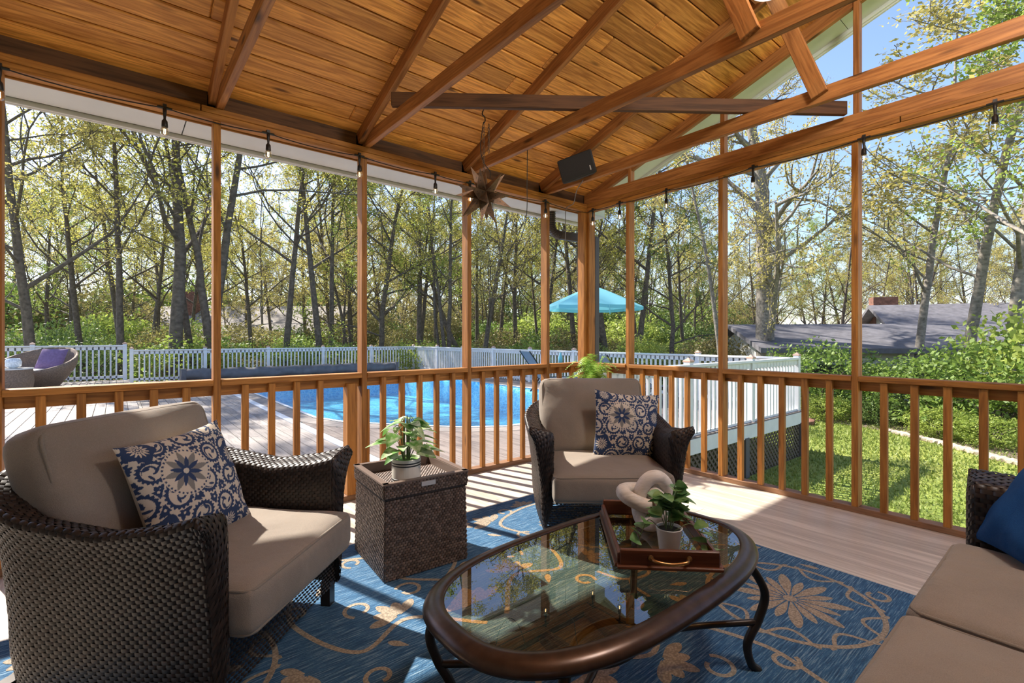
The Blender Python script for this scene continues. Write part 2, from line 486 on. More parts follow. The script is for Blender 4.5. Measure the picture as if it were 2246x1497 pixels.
# ---- lawn and woodland floor
m, nt, b, out = mat_new('lawn grass')
tc = N(nt, 'ShaderNodeTexCoord')
n1 = N(nt, 'ShaderNodeTexNoise', i_Scale=0.55, i_Detail=4); n2 = N(nt, 'ShaderNodeTexNoise', i_Scale=26, i_Detail=5)
L = nt.links.new
L(tc.outputs['Object'], n1.inputs['Vector']); L(tc.outputs['Object'], n2.inputs['Vector'])
r1 = ramp(nt, [(0.35, (0.16, 0.235, 0.035)), (0.65, (0.30, 0.34, 0.075))]); L(n1.outputs['Fac'], r1.inputs[0])
r2 = ramp(nt, [(0.3, (0.55, 0.55, 0.5)), (0.7, (1.25, 1.2, 1.0))]); L(n2.outputs['Fac'], r2.inputs[0])
mx = N(nt, 'ShaderNodeMix', data_type='RGBA', blend_type='MULTIPLY'); mx.inputs['Factor'].default_value = 1
L(r1.outputs[0], mx.inputs['A']); L(r2.outputs[0], mx.inputs['B']); L(mx.outputs['Result'], b.inputs['Base Color'])
b.inputs['Roughness'].default_value = 0.9
bp = N(nt, 'ShaderNodeBump', i_Strength=0.6, i_Distance=0.03); L(n2.outputs['Fac'], bp.inputs['Height']); L(bp.outputs[0], b.inputs['Normal'])
M['lawn'] = m
M['litter'] = plain('leaf litter', (0.115, 0.095, 0.055), 0.95, noise=0.5, nscale=3, bump=0.5)
lawn = tag(MB().add([(-20, -30, ZG), (19, -30, ZG), (19, 30, ZG), (-20, 30, ZG)], [(0, 1, 2, 3)]).build('lawn', M['lawn']), 'mown green lawn beside the porch', kind='structure')
gm = MB()
# gently rising woodland floor round the yard
ng = 60
G = np.zeros((ng, 10, 3))
for i in range(ng):
    th = math.radians(-25 + 150 * i / (ng - 1))
    for j in range(10):
        rr = 17.5 + j * 9.5
        x, y = rr * math.cos(th), rr * math.sin(th)
        G[i, j] = (x, y, ZG + 0.01 + 0.011 * max(0, rr - 24) * (1 + 0.3 * math.sin(5 * th)))
gm.grid(G)
tag(gm.build('woodland_floor', M['litter'], smooth=True), 'brown leaf-littered woodland floor beyond the yard', kind='structure')

# ---- pool outline (cut near corners)
POOL = [(2.53, 16.6), (2.53, 8.1), (2.75, 7.35), (3.9, 5.85), (4.45, 5.52), (6.4, 5.52), (6.95, 5.85), (8.0, 7.3), (8.2, 8.1), (8.2, 16.6)]
PL = np.array(POOL)
def pool_y(x, off=0.0):
    """near edge of the pool (grown by off) at this x, None outside"""
    P = PL.copy()
    cx, cy = 5.365, 11.0
    P[:, 0] = cx + (P[:, 0] - cx) * (1 + off / 2.85); P[:, 1] = cy + (P[:, 1] - cy) * (1 + off / 5.5)
    if x <= P[0, 0] or x >= P[-1, 0]: return None
    for a, c in zip(P[1:-2], P[2:-1]):
        if a[0] <= x <= c[0] and c[0] > a[0]:
            return a[1] + (c[1] - a[1]) * (x - a[0]) / (c[0] - a[0])
    return 8.1
deck = struct('pool_deck', 'weathered grey plank deck around the swimming pool')
bw_ = 0.14
x = 0.25; i = 0
while x < 9.5:
    xm = x + bw_ / 2
    if not (2.07 < xm < 2.2):
        lo, hi = (YL + 0.10 if xm < XR + 0.12 else 3.34), 18.0
        py = pool_y(xm, 0.30)
        segs = [(lo, hi)] if py is None else [(lo, py), (17.0, hi)]
        mt = M['deck'] if xm < 2.1 else M['deck_brown']
        for a, c in segs:
            cut = a
            while cut < c - 0.01:
                nx = min(c, cut + random.uniform(2.5, 4.8))
                if c - nx < 0.5: nx = c
                beam('deck_board', (xm, cut + 0.003, ZD - 0.016), (xm, nx - 0.003, ZD - 0.016), bw_ - 0.007, 0.032, mt, deck, bw=0.002)
                cut = nx
    x += bw_
beam('white_strip', (2.135, YL + 0.1, ZD - 0.008), (2.135, 18.0, ZD - 0.008), 0.115, 0.03, M['white'], deck)
x = -4.6
while x < 0.2:
    cut = YL + 0.10
    xm = x + bw_ / 2
    while cut < 16.9:
        nx = min(17.0, cut + random.uniform(3.0, 5.0))
        if 17.0 - nx < 0.6: nx = 17.0
        beam('upper_deck_board', (xm, cut + 0.003, ZU - 0.016), (xm, nx - 0.003, ZU - 0.016), bw_ - 0.007, 0.032, M['deck'], deck, bw=0.002)
        cut = nx
    x += bw_
beam('step_riser', (0.24, YL + 0.1, -0.085), (0.24, 17.0, -0.085), 0.02, 0.13, M['white'], deck)
for xa, xb, yy in ((0.25, 9.45, 3.42),):
    beam('deck_fascia', (XR + 0.12, yy - 0.07, ZD - 0.12), (9.45, yy - 0.07, ZD - 0.12), 0.03, 0.2, M['white'], deck)
# near skirt of diamond lattice below the deck edge
mlat = plain('brown lattice', (0.11, 0.085, 0.06), 0.8)
lat_root = tag(empty('lattice_skirt'), 'brown diagonal lattice skirt under the white deck railing', 'lattice')
z0, z1 = ZG, ZD - 0.22
h = z1 - z0
for sgn in (1, -1):
    xx = XR + 0.2 - h
    while xx < 9.4:
        a0, a1 = xx, xx + h
        p0 = [a0, z0 if sgn > 0 else z1]; p1 = [a1, z1 if sgn > 0 else z0]
        lo, hi = XR + 0.15, 9.36
        s0 = max(0, (lo - a0) / h); s1 = min(1, (hi - a0) / h)
        if s1 > s0 + 0.05:
            A = (a0 + s0 * h, 3.36 + 0.004 * sgn, p0[1] + s0 * (p1[1] - p0[1])); B_ = (a0 + s1 * h, 3.36 + 0.004 * sgn, p0[1] + s1 * (p1[1] - p0[1]))
            beam('slat', A, B_, 0.008, 0.034, mlat, lat_root, bw=0)
        xx += 0.105
M['greypost'] = plain('grey painted post', (0.09, 0.09, 0.095), 0.7)
for xx in (5.2, 7.3, 9.4):
    beam('deck_leg', (xx, 3.38, ZG), (xx, 3.38, ZD - 0.2), 0.12, 0.12, M['greypost'], deck)

# ---- pool
m, nt, b, out = mat_new('pool liner')
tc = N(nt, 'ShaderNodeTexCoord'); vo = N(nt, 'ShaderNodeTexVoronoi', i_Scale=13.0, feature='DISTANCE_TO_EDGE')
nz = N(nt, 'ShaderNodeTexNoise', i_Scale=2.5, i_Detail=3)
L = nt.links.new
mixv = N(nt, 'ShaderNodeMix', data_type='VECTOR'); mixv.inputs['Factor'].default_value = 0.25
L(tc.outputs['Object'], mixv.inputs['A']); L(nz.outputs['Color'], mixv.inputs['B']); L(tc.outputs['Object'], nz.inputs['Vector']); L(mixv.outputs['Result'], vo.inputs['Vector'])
r = ramp(nt, [(0.0, (0.45, 0.86, 1.0)), (0.12, (0.12, 0.55, 0.86)), (0.5, (0.05, 0.38, 0.74))]); L(vo.outputs['Distance'], r.inputs[0]); L(r.outputs[0], b.inputs['Base Color'])  # paler cell edges paint the water's caustic light into the liner colour
M['liner'] = m
m, nt, b, out = mat_new('pool water')
L = nt.links.new
tc = N(nt, 'ShaderNodeTexCoord'); mp = N(nt, 'ShaderNodeMapping'); mp.inputs['Scale'].default_value = (1, 1.6, 1)
nz = N(nt, 'ShaderNodeTexNoise', i_Scale=6.0, i_Detail=3, i_Distortion=0.4); L(tc.outputs['Object'], mp.inputs['Vector']); L(mp.outputs[0], nz.inputs['Vector'])
bp = N(nt, 'ShaderNodeBump', i_Strength=0.5, i_Distance=0.06); L(nz.outputs['Fac'], bp.inputs['Height'])
gl = N(nt, 'ShaderNodeBsdfGlossy', i_Roughness=0.03); tr = N(nt, 'ShaderNodeBsdfTransparent'); tr.inputs['Color'].default_value = (0.72, 0.93, 1.0, 1)
fr = N(nt, 'ShaderNodeFresnel', i_IOR=1.33); L(bp.outputs[0], fr.inputs['Normal']); L(bp.outputs[0], gl.inputs['Normal'])
mix = N(nt, 'ShaderNodeMixShader'); fm = N(nt, 'ShaderNodeMath', operation='MULTIPLY', i_1=0.5); L(fr.outputs[0], fm.inputs[0]); L(fm.outputs[0], mix.inputs[0]); L(tr.outputs[0], mix.inputs[1]); L(gl.outputs[0], mix.inputs[2]); L(mix.outputs[0], out.inputs['Surface'])
M['water'] = m
pool = tag(empty('swimming_pool', (5.365, 11, ZD - 0.3)), 'blue in-ground swimming pool with cut corners behind the porch rail', 'pool')
loc = np.array((5.365, 11))
q = PL - loc
wb = MB(); wb.add(np.c_[q, np.zeros(len(q)) + 0.19], [tuple(range(len(q)))[::-1]]); wb.build('water', M['water'], pool)
bb = MB(); n = len(q)
bb.add(np.concatenate([np.c_[q, np.full(n, 0.30)], np.c_[q * 0.97, np.full(n, -0.46)]]), [(i, (i + 1) % n, n + (i + 1) % n, n + i) for i in range(n)] + [tuple(range(n, 2 * n))[::-1]])
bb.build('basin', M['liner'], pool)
cp = MB(); q2 = q * np.array([1 + 0.05 / 2.85, 1 + 0.05 / 5.5])
cp.add(np.concatenate([np.c_[q * 0.995, np.full(n, 0.31)], np.c_[q2, np.full(n, 0.31)]]), [(i, n + i, n + (i + 1) % n, (i + 1) % n) for i in range(n)])
cp.build('white_coping', M['white'], pool)
cq = MB(); q3 = q * np.array([1 + 0.34 / 2.85, 1 + 0.34 / 5.5])
cq.add(np.concatenate([np.c_[q2, np.full(n, 0.303)], np.c_[q3, np.full(n, 0.303)]]), [(i, n + i, n + (i + 1) % n, (i + 1) % n) for i in range(n)])
cq.build('deck_border', M['deck'], pool)

# ---- white painted deck railings
m_cap = plain('copper post cap', (0.52, 0.33, 0.24), 0.4)
def railing(name, label, p0, p1, zdeck, posts=4, gap=0.118, hgt=0.95, sq=0.036, ends=(True, True), low=0.09):
    p0, p1 = Vector((*p0, 0)), Vector((*p1, 0))
    d = (p1 - p0); Ln = d.length; d = d.normalized()
    R = tag(empty(name), label, 'railing')
    up = (0, 0, 1)
    def at(s, z): return p0 + d * s + Vector((0, 0, z))
    beam('top_rail', at(0, zdeck + hgt - 0.019), at(Ln, zdeck + hgt - 0.019), 0.12, 0.036, M['white'], R)
    beam('upper_rail', at(0, zdeck + hgt - 0.085), at(Ln, zdeck + hgt - 0.085), 0.036, 0.088, M['white'], R)
    beam('lower_rail', at(0, zdeck + low), at(Ln, zdeck + low), 0.036, 0.07, M['white'], R)
    ps = [Ln * i / posts for i in range(posts + 1)]
    for i, s in enumerate(ps):
        if (i == 0 and not ends[0]) or (i == posts and not ends[1]): continue
        beam('rail_post', at(s, zdeck - 0.2), at(s, zdeck + hgt + 0.03), 0.09, 0.09, M['white'], R, up=tuple(d))
        c = MB(); c.lathe([(0.075, 0), (0.075, 0.02), (0.002, 0.06)], n=4)
        o = c.build('post_cap', m_cap, R); o.location = at(s, zdeck + hgt + 0.03); o.rotation_euler = (0, 0, math.atan2(d.y, d.x) + PI / 4)
    nb = int(Ln / gap)
    for k in range(nb):
        s = (k + 0.5) * Ln / nb
        if min(abs(s - q) for q in ps) < 0.06: continue
        beam('baluster', at(s, zdeck + 0.02), at(s, zdeck + hgt - 0.05), sq, sq, M['white'], R, bw=0, up=tuple(d))
    return R
railing('deck_railing', 'white railing at the far end of the lower pool deck', (0.36, 17.75), (9.40, 17.75), ZD, 5)
railing('deck_railing', 'white railing down the right side of the pool deck behind the parasol', (9.42, 17.68), (9.42, 3.55), ZD, 8, ends=(False, False))
railing('deck_railing', 'sunlit white railing on the deck edge beside the lawn', (9.42, 3.42), (XR + 0.26, 3.42), ZD, 3, low=0.0)
railing('deck_railing', 'raised white railing behind the wicker egg chair', (-5.2, 16.9), (0.2, 16.9), ZU, 3)

# ---- pool cover reel on the far deck
mg = plain('slate blue cover', (0.12, 0.122, 0.135), 0.75, noise=0.25, nscale=5, bump=0.4)
rl = thing('pool_cover_reel', 'long slate grey rolled pool cover along the far deck', 'pool cover', (4.9, 17.1, ZD))
G = []
for i in range(60):
    x = -3.3 + 6.6 * i / 59
    row = []
    for j in range(14):
        a = 2 * PI * j / 14
        rr = 0.17 * (1 + 0.10 * math.sin(7 * x + 2 * a) + 0.06 * math.sin(17 * x))
        row.append((x, rr * math.cos(a) * 1.2, 0.20 + rr * math.sin(a)))
    G.append(row)
MB().grid(np.array(G), wrapv=True).build('rolled_cover', mg, rl, smooth=True)
for sx in (-3.36, 3.36):
    MB().box((sx, 0, 0.19), (0.12, 0.42, 0.38)).build('end_stand', mg, rl)

# ---- turquoise parasol on the deck
mu = plain('turquoise canvas', (0.16, 0.50, 0.56), 0.8, noise=0.06, nscale=8)
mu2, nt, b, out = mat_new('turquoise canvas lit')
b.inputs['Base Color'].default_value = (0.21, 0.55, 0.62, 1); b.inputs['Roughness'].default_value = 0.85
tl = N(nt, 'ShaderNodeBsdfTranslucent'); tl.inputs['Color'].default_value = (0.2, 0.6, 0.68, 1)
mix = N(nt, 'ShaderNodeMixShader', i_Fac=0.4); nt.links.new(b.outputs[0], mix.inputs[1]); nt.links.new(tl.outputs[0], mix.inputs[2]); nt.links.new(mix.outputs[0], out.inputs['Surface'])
pr = thing('parasol', 'open turquoise parasol standing on the pool deck', 'parasol', (8.3, 7.2, ZD))
for k in range(8):
    a0, a1 = 2 * PI * k / 8, 2 * PI * (k + 1) / 8
    G = []
    for i in range(7):
        t = i / 6
        rr = 1.08 * t + 0.02; zz_ = 2.46 - 0.46 * t ** 1.12
        row = []
        for j in range(5):
            s = j / 4
            p = (1 - s) * np.array((math.cos(a0), math.sin(a0))) + s * np.array((math.cos(a1), math.sin(a1)))
            row.append((p[0] * rr, p[1] * rr, zz_ - 0.02 * t * math.sin(PI * s)))
        G.append(row)
    gmb = MB().grid(np.array(G))
    e = np.array(G)[-1]
    gmb.grid(np.stack([e, e - (0, 0, 0.07)]))
    gmb.build('canopy_panel', mu2, pr, smooth=True)
MB().tube([(0, 0, 0.05), (0, 0, 2.5)], 0.022).build('pole', M['dark_metal'], pr)
MB().lathe([(0.0, 0), (0.25, 0), (0.25, 0.05), (0.05, 0.09), (0.0, 0.09)]).build('base', M['dark_metal'], pr)
MB().lathe([(0.03, 2.47), (0.05, 2.5), (0.02, 2.56), (0, 2.57)], n=12).build('finial', mu, pr)
MB().tube(smooth_curve([(-0.55, -0.9, 1.98), (-0.56, -0.91, 1.85), (-0.53, -0.9, 1.78), (-0.54, -0.9, 1.95)], 5), 0.008, 4).build('tie_strap', mu, pr)

# ---- sling loungers
msl = plain('slate sling fabric', (0.13, 0.14, 0.17), 0.8)
def lounger(label, loc, rz):
    t = thing('sun_lounger', label, 'lounger', loc, rz, 'sun loungers on the pool deck')
    s = MB(); s.add([(-0.3, -1.0, 0.34), (0.3, -1.0, 0.34), (0.3, 0.25, 0.32), (-0.3, 0.25, 0.32)], [(0, 1, 2, 3)]).build('seat_sling', msl, t)
    s = MB(); s.add([(-0.3, 0.25, 0.32), (0.3, 0.25, 0.32), (0.3, 0.72, 0.98), (-0.3, 0.72, 0.98)], [(0, 1, 2, 3)]).build('back_sling', msl, t)
    for sx in (-0.32, 0.32):
        MB().tube([(sx, -1.0, 0.34), (sx, 0.25, 0.32), (sx, 0.73, 0.99)], 0.018, 6).build('side_frame', M['dark_metal'], t)
        MB().tube([(sx, -0.8, 0.33), (sx, -0.9, 0.0)], 0.018, 6).build('leg', M['dark_metal'], t)
        MB().tube([(sx, 0.2, 0.33), (sx, 0.45, 0.0)], 0.018, 6).build('leg', M['dark_metal'], t)
    return t
lounger('slate blue lounger half hidden behind the corner post', (8.1, 8.3, ZD), math.radians(70))
lounger('slate blue lounger under the parasol near the side railing', (7.6, 5.8, ZD), math.radians(80))
# small white side table with a bottle between them
tb = thing('deck_side_table', 'small round grey table with a turquoise bottle on the pool deck', 'table', (7.35, 7.3, ZD))
MB().lathe([(0, 0.70), (0.22, 0.70), (0.22, 0.74), (0, 0.74)]).build('table_top', M['greypost'], tb)
MB().tube([(0, 0, 0), (0, 0, 0.7)], 0.03).build('leg', M['greypost'], tb)
tag(MB().lathe([(0, 0), (0.045, 0), (0.045, 0.14), (0.02, 0.19), (0.02, 0.24), (0, 0.24)], n=12).build('spray_bottle', mu, None, smooth=True, loc=(7.35, 7.3, ZD + 0.742)), 'turquoise bottle on the small deck table behind the fern', 'bottle')

# ---- wicker egg chair, cushion, drum table and glass bowl on the upper deck
mwk = plain('tan resin wicker', (0.23, 0.155, 0.105), 0.7, noise=0.35, nscale=45, bump=0.8)
ec = thing('egg_chair', 'round brown wicker lounge chair on the upper deck', 'chair', (-1.43, 15.4, ZU), math.radians(62))
G = []
for i in range(28):
    a = 2 * PI * i / 28
    back = 0.5 + 0.5 * math.cos(a)           # 1 at the back (+x)
    top = 0.40 + 0.52 * back ** 1.2
    row = []
    for j in range(9):
        t = j / 8
        rr = 0.42 + 0.30 * math.sin(t * PI * 0.55)
        row.append((rr * math.cos(a) * 1.02 + 0.10 * t * back, rr * math.sin(a), 0.03 + (top - 0.03) * t))
    for j in range(6):
        t = 1 - j / 5
        rr = (0.42 + 0.30 * math.sin(t * PI * 0.55)) - 0.05
        if j == 5: rr = 0.33
        row.append((rr * math.cos(a) * 1.02 + 0.10 * t * back, rr * math.sin(a), max(0.3, 0.03 + (top - 0.03) * t)))
    G.append(row)
MB().grid(np.array(G), wrapu=True).build('shell', mwk, ec, smooth=True)
MB().lathe([(0, 0.30), (0.60, 0.30), (0.66, 0.36), (0.60, 0.42), (0, 0.44)], n=28).build('seat_pad', plain('cream pad', (0.66, 0.62, 0.55), 0.9), ec, smooth=True)
mpu = plain('purple fabric', (0.19, 0.12, 0.24), 0.9, noise=0.15, nscale=20)
pb = MB(); G = []
for i in range(15):
    for_j = []
    for j in range(15):
        u, v = i / 7 - 1, j / 7 - 1
        for_j.append((u * 0.26, v * 0.26, 0.085 * ((1 - u ** 4) * (1 - v ** 4)) ** 0.5))
    G.append(for_j)
G = np.array(G); pb.grid(G); G2 = G.copy(); G2[..., 2] *= -1; pb.grid(G2[::-1])
tag(pb.build('cushion', mpu, None, smooth=True, loc=(-1.15, 15.52, ZU + 0.66), rot=(math.radians(58), 0, math.radians(-25))), 'purple cushion leaning in the round wicker chair', 'cushion')
dt = thing('drum_table', 'low brown wicker drum table left of the round chair', 'table', (-1.72, 14.2, ZU))
MB().lathe([(0, 0.02), (0.38, 0.02), (0.41, 0.25), (0.39, 0.50), (0, 0.50)], n=28).build('drum', mwk, dt, smooth=False)
MB().lathe([(0, 0.50), (0.40, 0.50), (0.40, 0.525), (0, 0.525)], n=28).build('table_top', plain('frosted glass', (0.70, 0.70, 0.68), 0.15), dt)
gb = thing('glass_bowl', 'clear patterned glass bowl on the wicker drum table', 'bowl', (-1.62, 14.15, ZU + 0.526))
mgl = plain('clear glass', (0.75, 0.77, 0.78), 0.12, noise=0.25, nscale=40)
MB().lathe([(0.05, 0), (0.12, 0.04), (0.13, 0.13), (0.10, 0.2), (0.095, 0.2), (0.12, 0.13), (0.11, 0.05), (0.0, 0.03)], n=20).build('bowl', mgl, gb, smooth=True)
MB().lathe([(0.05, 0), (0.06, 0.008), (0.0, 0.01)], n=16).build('foot', mgl, gb)

# ---- downspout at the porch corner
ds = thing('downspout', 'brown corrugated downspout behind the porch corner post', 'downspout', (0, 0, 0))
pts = smooth_curve([(3.53, 3.64, 2.47), (3.53, 3.64, 2.38), (3.535, 3.64, 2.31), (3.57, 3.635, 2.255), (3.64, 3.625, 2.237)], 8)
MB().tube(pts, 0.043 + 0.006 * np.cos(np.arange(len(pts)) * PI), 10).build('corrugated_elbow', M['brown_metal'], ds)
beam('pipe_run', (3.63, 3.625, 2.237), (4.075, 3.495, 2.215), 0.06, 0.085, M['brown_metal'], ds, bw=0.008)
beam('drop_pipe', (4.06, 3.50, 2.25), (4.06, 3.50, ZD), 0.065, 0.085, M['brown_metal'], ds, bw=0.012, up=(1, 0, 0))
# ================================================================ trees, shrubs, neighbours
def leaf_mat(name, c0, c1, trans=0.5, seedscale=1.0):
    m, nt, b, out = mat_new(name)
    L = nt.links.new
    g = N(nt, 'ShaderNodeNewGeometry'); oi = N(nt, 'ShaderNodeObjectInfo')
    ad = N(nt, 'ShaderNodeMath', operation='MULTIPLY_ADD', i_1=0.65); L(g.outputs['Random Per Island'], ad.inputs[0])
    ml = N(nt, 'ShaderNodeMath', operation='MULTIPLY', i_1=0.35); L(oi.outputs['Random'], ml.inputs[0]); L(ml.outputs[0], ad.inputs[2])
    r = ramp(nt, [(0.0, c0), (1.0, c1)]); L(ad.outputs[0], r.inputs[0])
    L(r.outputs[0], b.inputs['Base Color']); b.inputs['Roughness'].default_value = 0.55
    tl = N(nt, 'ShaderNodeBsdfTranslucent'); L(r.outputs[0], tl.inputs['Color'])
    mix = N(nt, 'ShaderNodeMixShader', i_Fac=trans); L(b.outputs[0], mix.inputs[1]); L(tl.outputs[0], mix.inputs[2]); L(mix.outputs[0], out.inputs['Surface'])
    return m
M['leaf_spring'] = leaf_mat('spring leaf', (0.36, 0.36, 0.06), (0.66, 0.60, 0.16))
M['leaf_green'] = leaf_mat('green leaf', (0.20, 0.30, 0.05), (0.44, 0.50, 0.11))
M['leaf_olive'] = leaf_mat('olive leaf', (0.34, 0.30, 0.08), (0.58, 0.50, 0.17))
M['leaf_brush'] = leaf_mat('brush leaf', (0.17, 0.145, 0.055), (0.33, 0.30, 0.10), trans=0.4)
M['leaf_shrub'] = leaf_mat('shrub leaf', (0.11, 0.20, 0.035), (0.30, 0.40, 0.08), trans=0.4)
M['leaf_deep'] = leaf_mat('deep green leaf', (0.07, 0.13, 0.03), (0.19, 0.27, 0.06), trans=0.35)
M['bark'] = plain('bark', (0.115, 0.092, 0.072), 0.9, noise=0.45, nscale=9, bump=0.8)
M['bark_grey'] = plain('grey bark', (0.22, 0.195, 0.165), 0.9, noise=0.45, nscale=14, bump=0.8)

def make_tree(seed, H=15.0, r0=0.165, first=0.35, nb=15, spread=0.36, leaves=9000, lsize=0.11, lean=(0, 0), stems=1, up=0.35, sub=6, twig=4, mat='leaf_spring', bark='bark', crook=0.10, fork=None):
    R = np.random.default_rng(seed)
    tb = MB(); tips = []
    def path(p, d, ln, n, bend, upw):
        P = [np.array(p, float)]; d = np.array(d, float); d /= np.linalg.norm(d)
        for i in range(n):
            d = d + R.normal(0, bend, 3) + np.array((0, 0, upw / n)); d /= np.linalg.norm(d)
            P.append(P[-1] + d * ln / n)
        return np.array(P)
    def branch(p, d, ln, r, lev):
        n = (7, 5, 4, 3)[lev]
        P = path(p, d, ln, n, (0.07, 0.13, 0.2, 0.25)[lev], (0.1, up, up, 0.2)[lev])
        tb.tube(P, np.linspace(r, max(r * 0.25, 0.006), n + 1), (9, 6, 4, 3)[lev], cap=False)
        return P
    def perp(d):
        a = R.normal(0, 1, 3); a -= d * (a @ d); return a / np.linalg.norm(a)
    for st in range(stems):
        d0 = np.array((lean[0] + (R.normal(0, 0.16) if stems > 1 else 0), lean[1] + (R.normal(0, 0.16) if stems > 1 else 0), 1.0))
        base = np.array((R.normal(0, 0.15), R.normal(0, 0.15), -0.25)) if stems > 1 else np.array((0, 0, -0.25))
        hh = H * (1 if st == 0 else R.uniform(0.7, 1)); rr = r0 * (1 if st == 0 else R.uniform(0.55, 0.9))
        n = 12
        P = path(base, d0, hh, n, crook * 0.45, 0.12)
        rad = rr * (1 - 0.86 * np.linspace(0, 1, n + 1)) ; rad[0] *= 1.35
        tb.tube(P, rad, 9, cap=False)
        limbs = [(first + (0.99 - first) * (i + R.uniform(0, 0.8)) / nb, None) for i in range(nb)]
        if fork: limbs += fork
        for t, spec in limbs:
            f = t * n; k = min(int(f), n - 1); p = P[k] + (P[k + 1] - P[k]) * (f - k)
            d = P[k + 1] - P[k]; d /= np.linalg.norm(d)
            if spec:
                bd = np.array(spec[0], float); ln = spec[1]; br = spec[2]
            else:
                bd = d * R.uniform(0.45, 0.9) + perp(d); ln = hh * spread * (1.12 - 0.75 * t) * R.uniform(0.65, 1.25)
                br = max(0.012, rad[k] * R.uniform(0.35, 0.6))
            B = branch(p, bd, ln, br, 1)
            for s in range(sub):
                tt = R.uniform(0.2, 1.0) * (len(B) - 1); kk = min(int(tt), len(B) - 2); q = B[kk] + (B[kk + 1] - B[kk]) * (tt - kk)
                dd = B[kk + 1] - B[kk]; dd /= np.linalg.norm(dd)
                S = branch(q, dd * R.uniform(0.5, 1) + perp(dd) * 0.9, ln * R.uniform(0.28, 0.5), br * 0.38, 2)
                for w in range(twig):
                    tt2 = R.uniform(0.15, 1.0) * (len(S) - 1); k2 = min(int(tt2), len(S) - 2); q2 = S[k2] + (S[k2 + 1] - S[k2]) * (tt2 - k2)
                    d2 = S[k2 + 1] - S[k2]; d2 /= np.linalg.norm(d2)
                    Wt = branch(q2, d2 * 0.7 + perp(d2), ln * R.uniform(0.12, 0.24), br * 0.16, 3)
                    tips.append(Wt)
                tips.append(S)
    # leaves along the fine twigs
    T = tips
    per = max(1, leaves // len(T))
    Q = []
    for W in T:
        t = R.uniform(0.25, 1.0, per) * (len(W) - 1); k = np.minimum(t.astype(int), len(W) - 2)
        Q.append(W[k] + (W[k + 1] - W[k]) * (t - k)[:, None] + R.normal(0, 0.09, (per, 3)))
    Q = np.concatenate(Q)
    return tb.mesh('tree_wood', True), leaf_mesh(Q, lsize, R)

def leaf_mesh(Q, size, R, flat=0.0):
    n = len(Q)
    a = R.normal(0, 1, (n, 3)); a[:, 2] *= (1 - flat * 0.6); a /= np.linalg.norm(a, axis=1)[:, None]
    b = R.normal(0, 1, (n, 3)); b -= a * (a * b).sum(1)[:, None]; b /= np.linalg.norm(b, axis=1)[:, None]
    s = size * R.uniform(0.55, 1.3, n)[:, None]
    V = np.stack([Q - a * s * 0.5, Q + b * s * 0.3, Q + a * s * 0.5, Q - b * s * 0.3], 1).reshape(-1, 3)
    m = bpy.data.meshes.new('leaves')
    F = np.arange(4 * n).reshape(n, 4)
    m.from_pydata(V.tolist(), [], F.tolist()); m.update()
    return m

PROTO = {}
def proto(key, wood_leaf, leafmat, barkmat):
    w, l = wood_leaf
    w.materials.append(M[barkmat]); l.materials.append(M[leafmat])
    PROTO[key] = (w, l)
proto('a', make_tree(1, leaves=9500, lsize=0.095), 'leaf_spring', 'bark')
proto('b', make_tree(2, leaves=13000, lsize=0.10, first=0.22, nb=18, spread=0.33), 'leaf_olive', 'bark')
proto('c', make_tree(3, leaves=15000, lsize=0.10, first=0.15, nb=18, spread=0.36), 'leaf_green', 'bark')
proto('d', make_tree(4, stems=3, nb=9, leaves=9500, r0=0.15, first=0.4, lsize=0.095, sub=5), 'leaf_spring', 'bark')
proto('bare', make_tree(5, leaves=4500, lsize=0.09, spread=0.42, first=0.3), 'leaf_spring', 'bark')
proto('slim', make_tree(6, H=13, r0=0.085, leaves=5000, lsize=0.085, first=0.25, nb=16, spread=0.24, sub=4, twig=3, crook=0.05), 'leaf_olive', 'bark_grey')
proto('oak', make_tree(7, H=16, r0=0.40, first=0.42, nb=14, leaves=24000, lsize=0.085, spread=0.40, sub=7, crook=0.12,
      fork=[(0.13, ((0.9, -0.75, 0.85), 5.5, 0.16)), (0.36, ((-0.75, 0.75, 0.08), 5.0, 0.13)), (0.34, ((0.9, -0.8, 0.45), 5.0, 0.13)), (0.30, ((0.5, 0.4, 0.35), 4.0, 0.10)), (0.22, ((0.8, -0.9, 0.12), 4.6, 0.07))]), 'leaf_olive', 'bark_grey')
proto('lean', make_tree(8, H=11, r0=0.16, first=0.4, nb=10, leaves=9000, lsize=0.095, lean=(-0.34, 0.28)), 'leaf_green', 'bark')
proto('maple', make_tree(9, H=11, r0=0.16, first=0.34, nb=20, leaves=26000, lsize=0.095, spread=0.50), 'leaf_green', 'bark_grey')
def tree(key, x, y, h, label, group=None, rz=None, fat=1.0):
    w, l = PROTO[key]
    base = {'slim': 13, 'lean': 11, 'oak': 16, 'maple': 11}.get(key, 15)
    s = h / base
    dist = math.hypot(x, y)
    zg = ZG + 0.011 * max(0, dist - 24)
    t = thing('tree', label, 'tree', (x, y, zg), random.uniform(0, 2 * PI) if rz is None else rz, group)
    t.scale = (s * fat, s * fat, s)
    mobj('trunk', w, None, t); mobj('foliage', l, None, t)
    return t

